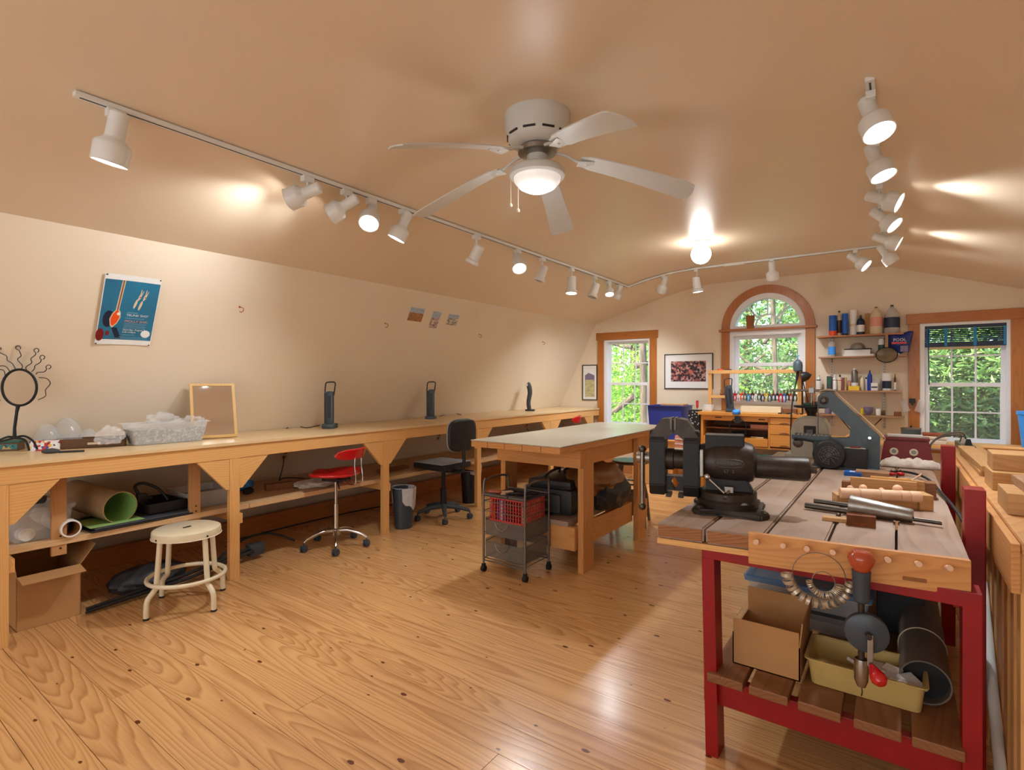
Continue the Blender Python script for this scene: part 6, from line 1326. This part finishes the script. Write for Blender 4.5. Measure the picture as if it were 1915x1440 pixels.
t = thing('folded_towels', 'stack of folded brown and white towels on the low table', 'towels', (.30, 7.15, .741)); part('towel', MB().box(-.1, -.1, 0, .11, .1, .05, .016), 'cloth', t, True); part('towel', MB().box(-.11, -.1, .051, .12, .1, .085, .016), 'cloth', t, True); part('towel', MB().box(-.09, -.09, .086, .11, .09, .115, .012), plain('rust_towel', C(150, 80, 54), .95, var=.1, bump=.5, scale=100), t, True)
bx('parts_case', 'pale wood low case on the low table left of the canister', 'case', (-.33, 7.2, .741), .28, .16, .05, 'pinex'); solo('metal_scoop', MB().lathe([(0, 0), (.06, .0), (.085, .04), (0, .045)], (-.33, 7.2, .792), n=20), 'steel', 'shiny upturned dish on the pale case', 'dish', smooth=True)
for k, (px0, py0, px1, py1, lab) in enumerate(((1570, 780, 1592, 806, 'thin dark rod leaning left below the lowest shelf'), (1648, 783, 1636, 795, 'thin dark rod leaning right behind the sander arm'))):
    a, b = YY(px0, py0, YW-.05), YY(px1, py1, YW-.12); solo('thin_rod', MB().cyl(b, a, .006, n=8), 'steeld', lab, 'rod', smooth=True)

# ================================================================ JEWELLER BENCH
def jbench():
    x0, x1, y0, y1 = -2.06, -.90, 7.02, 7.50; zt_, zb = 1.01, .60
    t = thing('jeweller_bench', 'honey wood jeweller bench with drawers under the arched window', 'workbench', ((x0+x1)/2, 7.25, 0), world=True)
    part('worktop', MB().box(x0-.03, y0-.03, zt_-.04, x1+.12, y1, zt_, .004), 'honey', t)
    for x in (x0, x1-.03): part('side_panel', MB().box(x, y0, 0 if x == x0 else .0, x+.03, y1, zt_-.041, .002), 'honey', t)
    xd = -1.245
    part('divider', MB().box(xd-.02, y0+.005, zb, xd, y1, zt_-.041), 'honey', t); part('back_panel', MB().box(x0+.03, y1-.02, zb, x1-.03, y1-.005, zt_-.041), 'dkwood', t)
    part('bottom_panel', MB().box(x0+.03, y0, zb-.02, x1-.03, y1, zb), 'honey', t)
    part('upper_rail', MB().box(x0+.031, y0-.003, .905, xd-.021, y0+.015, zt_-.041, .002), 'honey', t)
    for k, (z0, z1) in enumerate(((.885, .963), (.765, .880), (.615, .760))):
        d = part('drawer', MB().box(xd+.004, y0-.012, z0, x1-.033, y0+.3, z1, .003), 'honey', t)
        xm = (xd+x1-.03)/2; part('finger_pull', MB().prism([(xm+.055*math.cos(R(a)), z0+.003+.022*math.sin(R(a))) for a in range(0, 181, 15)], y0-.0135, y0-.011), 'brownp', d)
    part('wide_drawer', MB().box(x0+.032, y0-.008, zb+.005, xd-.022, y0+.3, .70, .003), 'honey', t)
    part('mid_shelf', MB().box(x0+.03, y0+.06, .80, xd-.02, y1-.02, .815), 'dkwood', t)
    part('bench_slot', MB().box(-1.88, y0-.0045, .937, -1.80, y0-.002, .95), 'black', t); part('bench_slot', MB().box(-1.37, y0-.0045, .93, -1.30, y0-.002, .943), 'black', t)
    part('side_shelf', MB().box(x1+.0, y0+.02, zt_-.10, x1+.10, y1-.1, zt_-.041), 'honey', t)
    # rack on top
    for x in (-2.02, -.965): part('rack_post', MB().box(x-.022, 7.28, zt_, x+.022, 7.33, 1.545, .002), 'pinez', t)
    part('rack_beam', MB().box(-2.045, 7.27, 1.50, -.94, 7.34, 1.545, .002), 'pinex', t); part('rack_shelf', MB().box(-2.0, 7.27, 1.18, -1.75, 7.35, 1.215, .002), 'pinex', t); part('tool_bar', MB().box(-1.75, 7.29, 1.22, -.985, 7.32, 1.245, .002), 'knob', t)
jbench()
rp = random.Random(4)
PC = ['redp', 'paper', 'orange', 'green', 'teal', 'black', 'paper', 'green', 'navy', 'yellow', 'green', 'char', 'navy', 'redp', 'bblue', 'black', 'knob', 'green']
def plier(c, mat, label, L=.14):
    t = thing('pliers', label, 'pliers', c, R(rp.uniform(-25, 25)), 'pliers hanging on the tool bar'); s_ = L/.14
    for s in (-1, 1): part('handle', MB().tube(smoothpath([(0, 0, .0), (s*.016*s_, 0, -.03), (s*.02*s_, 0, -.07*s_), (s*.012*s_, 0, -.10*s_)], 4), .0075, 7), mat, t, True)
    part('jaws', MB().prism([(-.009, -.01), (.009, -.01), (.006, .025), (.001, .045*s_), (-.001, .045*s_), (-.006, .025)], -.004, .004).cyl((0, -.006, 0), (0, .006, 0), .009, n=12), 'steel', t)
names = ['red', 'white', 'orange', 'green', 'light blue', 'black', 'second white', 'second green', 'navy', 'yellow', 'third green', 'grey', 'second navy', 'second red', 'bright blue', 'second black', 'rust red', 'far right green']
for k, cc in enumerate(PC):
    x = -1.70+k*.0405+rp.uniform(-.006, .006); plier((x, 7.28, 1.245+rp.uniform(-.01, .02)), cc, names[k]+' handled pliers, number %s from the left on the tool bar' % ('one two three four five six seven eight nine ten eleven twelve thirteen fourteen fifteen sixteen seventeen eighteen'.split()[k]), .15 if k in (13, 14) else .13)
def JT(px, py, dz=0): return Z(px, py, 1.01+dz)
lt = task_lamp((-1.72, 7.12, 1.011), R(8), 'slate task lamp tilted on the jeweller bench', -5)
bx('cutting_board', 'pale yellow long box on the jeweller bench', 'box', (-1.38, 7.24, 1.011), .46, .14, .075, 'cream'); bx('tool_tray', 'low brown tray right of the pale yellow box', 'tray', (-1.06, 7.26, 1.011), .15, .12, .055, 'dkwood')
for k in range(6): solo('small_tool', MB(Matrix.Translation((-1.14+k*.045, 7.06+.01*(k % 2), 1.011)) @ Matrix.Rotation(R(25*k), 4, 'Z')).box(-.022, -.009, 0, .022, .009, .014, .003), ['black', 'steel', 'navy', 'paper', 'steeld', 'black'][k], ['tiny black', 'tiny silver', 'tiny navy', 'tiny white', 'tiny grey', 'last tiny black'][k]+' tool at the right front of the jeweller bench', 'tool', group='small tools on the jeweller bench')
blob('blue_rag', 'small pale blue rag hanging over the bench front edge', 'rag', (-1.62, 7.0, 1.015), (.05, .04, .035), 'lblue', 61)
for k, (px, lab) in enumerate(((1349, 'left dark carved peg tool on the rack shelf'), (1356, 'right dark peg tool on the rack shelf'))):
    a = YY(px, 720, 7.3); solo('peg_tool', MB().lathe([(0, 0), (.012, 0), (.02, .02), (.01, .05), (.012, .07), (0, .075)], (a.x, 7.3, 1.2155), n=10), 'dkwood', lab, 'tool', smooth=True)
solo('orange_tool', MB().box(-1.93, 7.29, 1.5455, -1.86, 7.32, 1.56, .003), 'orange', 'small orange tool lying on top of the rack beam', 'tool'); solo('dark_tool', MB().box(-1.83, 7.29, 1.5455, -1.75, 7.32, 1.557, .003), 'navy', 'small dark tool lying on top of the rack beam', 'tool')
solo('glass_bowl', MB().lathe([(0, 0), (.05, 0), (.075, .05), (.07, .09), (.068, .09), (.072, .05), (0, .004)], (-1.99, 7.1, 1.0105), n=24), 'clear', 'clear round bowl at the left end of the jeweller bench', 'bowl', smooth=True)
# hanging flex-shaft motor
t = thing('flex_shaft_motor', 'grey hanging rotary motor with black bell at the rack corner', 'motor', (-.93, 7.25, 1.40), world=True)
c = YY(1492, 690, 7.2)
part('motor_body', MB().lathe([(0, 0), (.04, .0), (.05, .01), (.052, .07), (.046, .11), (.02, .14), (0, .15)], (c.x, 7.2, c.z-.03), n=22), 'bluegrey', t, True); part('hanging_hook', MB().tube([(c.x, 7.2, c.z+.12), (c.x-.005, 7.2, c.z+.15), (c.x+.012, 7.21, c.z+.16)], .006, 6), 'teal', t, True)
part('bell', MB().lathe([(.0, 0), (.06, .01), (.062, .03), (.045, .08), (.01, .11), (0, .12)], (c.x+.03, 7.22, c.z-.10), (.75, 0, .2), 20), 'black', t, True)
part('flex_sheath', MB().tube(smoothpath([(c.x, 7.2, c.z-.03), (c.x-.01, 7.19, c.z-.12), (c.x-.03, 7.1, c.z-.30), (c.x-.035, 7.0, 1.1), (c.x-.04, 6.96, .9), (c.x-.04, 6.95, .6)]), [.014]*7+[.008]*24, 8), 'blk2', t, True)
part('stand_rod', MB().cyl((c.x+.04, 7.3, 1.01), (c.x+.03, 7.3, c.z), .008, n=8), 'ironb', t, True); part('stand_rod', MB().cyl((c.x+.04, 7.22, c.z-.1), (c.x+.14, 7.2, 1.011), .006, n=8), 'ironb', t, True)
# arc lamp / ring under top, hanging at front
t = thing('cable_coil', 'loop of black cable hanging at the front of the jeweller bench', 'cable', (-1.60, 6.98, .8)); part('cable_loop', MB().tube([Vector((.10*math.cos(a), .0, .02+.12*math.sin(a))) for a in [i*math.pi/16 for i in range(32)]], .006, 8, closed=True), 'blk2', t, True); part('black_tag', MB().box(-.035, -.015, .08, .035, .0, .17, .004), 'black', t)
solo('rubber_tray', MB().lathe([(0, 0), (.15, .0), (.19, .05), (.185, .055), (.15, .01), (0, .01)], (-1.62, 7.12, .702), n=32, sy=.5), 'char', 'dark oval tray inside the open bench compartment', 'tray', smooth=True)
bx('paper_roll_box', 'pale grey roll on the inner shelf of the jeweller bench', 'roll', (-1.38, 7.12, .816), .2, .05, .05, 'pink'); solo('pliers_pair', MB(Matrix.Translation((-1.40, 7.09, .7015)) @ Matrix.Rotation(R(-20), 4, 'Z')).box(-.08, -.008, 0, .08, .008, .015, .004), 'tan', 'tan handled tool right of the oval tray', 'tool')
# bits rack and bin left of the bench
t = thing('bit_stand', 'black upright stand full of silver bits beside the blue bin', 'stand', (-2.27, 7.05, .62), world=True); a, b = YY(1287, 766, 7.05), YY(1308, 801, 7.05)
part('stand_block', MB().box(a.x, 7.05, .62, b.x, 7.17, a.z, .004), 'black', t)
for k in range(22): px_, py_ = rp.uniform(a.x+.008, b.x-.008), rp.uniform(.82, a.z-.02); part('bit_tip', MB().cyl((px_, 7.05, py_), (px_, 7.043, py_), .0065, n=8), 'white', t, True)
solo('screwdriver', MB().lathe([(0, 0), (.004, 0), (.004, .02), (.015, .03), (.017, .10), (.014, .12), (0, .122)], ((a.x+b.x)/2+.03, 7.1, a.z), n=12), 'redp', 'red handled screwdriver upright in the bit stand', 'screwdriver', smooth=True)
t = thing('low_cabinet', 'small pine cabinet under the blue bin', 'cabinet', (-2.45, 7.2, 0), world=True); part('cabinet_body', MB().box(-2.98, 6.98, .0, -2.12, 7.50, .60, .004), 'pinex', t); part('cabinet_top', MB().box(-3.0, 6.96, .601, -2.10, 7.52, .62, .003), 'pinex', t)
a, b = YY(1210, 758, 7.0), YY(1276, 800, 7.0); tub('storage_bin', 'royal blue plastic bin by the left window', a.x, 7.0, b.x, 7.45, .6215, a.z-.6215, 'blue', None, None, .03, .018)
x_ = (a.x+b.x)/2; bx('folded_cardboard', 'brown folded paper on top of the blue bin', 'paper', (x_+.06, 7.22, a.z+.0), .32, .2, .02, 'card')
# green mat seen under jeweller bench, striped box by vise
solo('green_chest', MB().box(-1.55, 6.9, 0, -.6, 7.0, .52, .005), 'green', 'dark green low chest below the jeweller bench', 'chest')
t = thing('striped_box', 'pink box with white stripes seen between the vise jaws', 'box', (-2.25, 6.8, .381), world=True)
xL, xR = YY(1262, 850, 6.75).x, YY(1280, 850, 6.75).x; zt2 = YY(1270, 815, 6.75).z
part('box_body', MB().box(xL, 6.75, .381, xR+.05, 6.93, zt2, .003), 'pink', t)
for k in range(4): part('white_stripe', MB().box(xL-.001, 6.747, zt2-.05-k*.06, xR+.051, 6.75, zt2-.035-k*.06), 'paper', t)
solo('footstool', MB().box(xL-.06, 6.72, .35, xR+.1, 6.945, .38, .003).box(xL-.05, 6.73, 0, xL-.02, 6.94, .35).box(xR+.06, 6.73, 0, xR+.09, 6.94, .35), 'pinex', 'small pine footstool under the pink striped box', 'stool')
# brown tapered holder with wire on the window ledge
c = YY(1403, 614, YW-.045); t = thing('wooden_holder', 'tapered brown wood holder with black wire on the window ledge', 'holder', (c.x, YW-.04, AZ+.0)); part('holder_body', MB().hexa([(-.04, -.025, 0), (.04, -.025, 0), (.04, .025, 0), (-.04, .025, 0)], [(-.052, -.025, .17), (.052, -.025, .17), (.052, .025, .17), (-.052, .025, .17)]), 'brownp', t); part('wire_hook', MB().tube(smoothpath([(.03, 0, .16), (.045, 0, .20), (.02, 0, .225), (-.01, 0, .27)]), .004, 6), 'black', t, True)
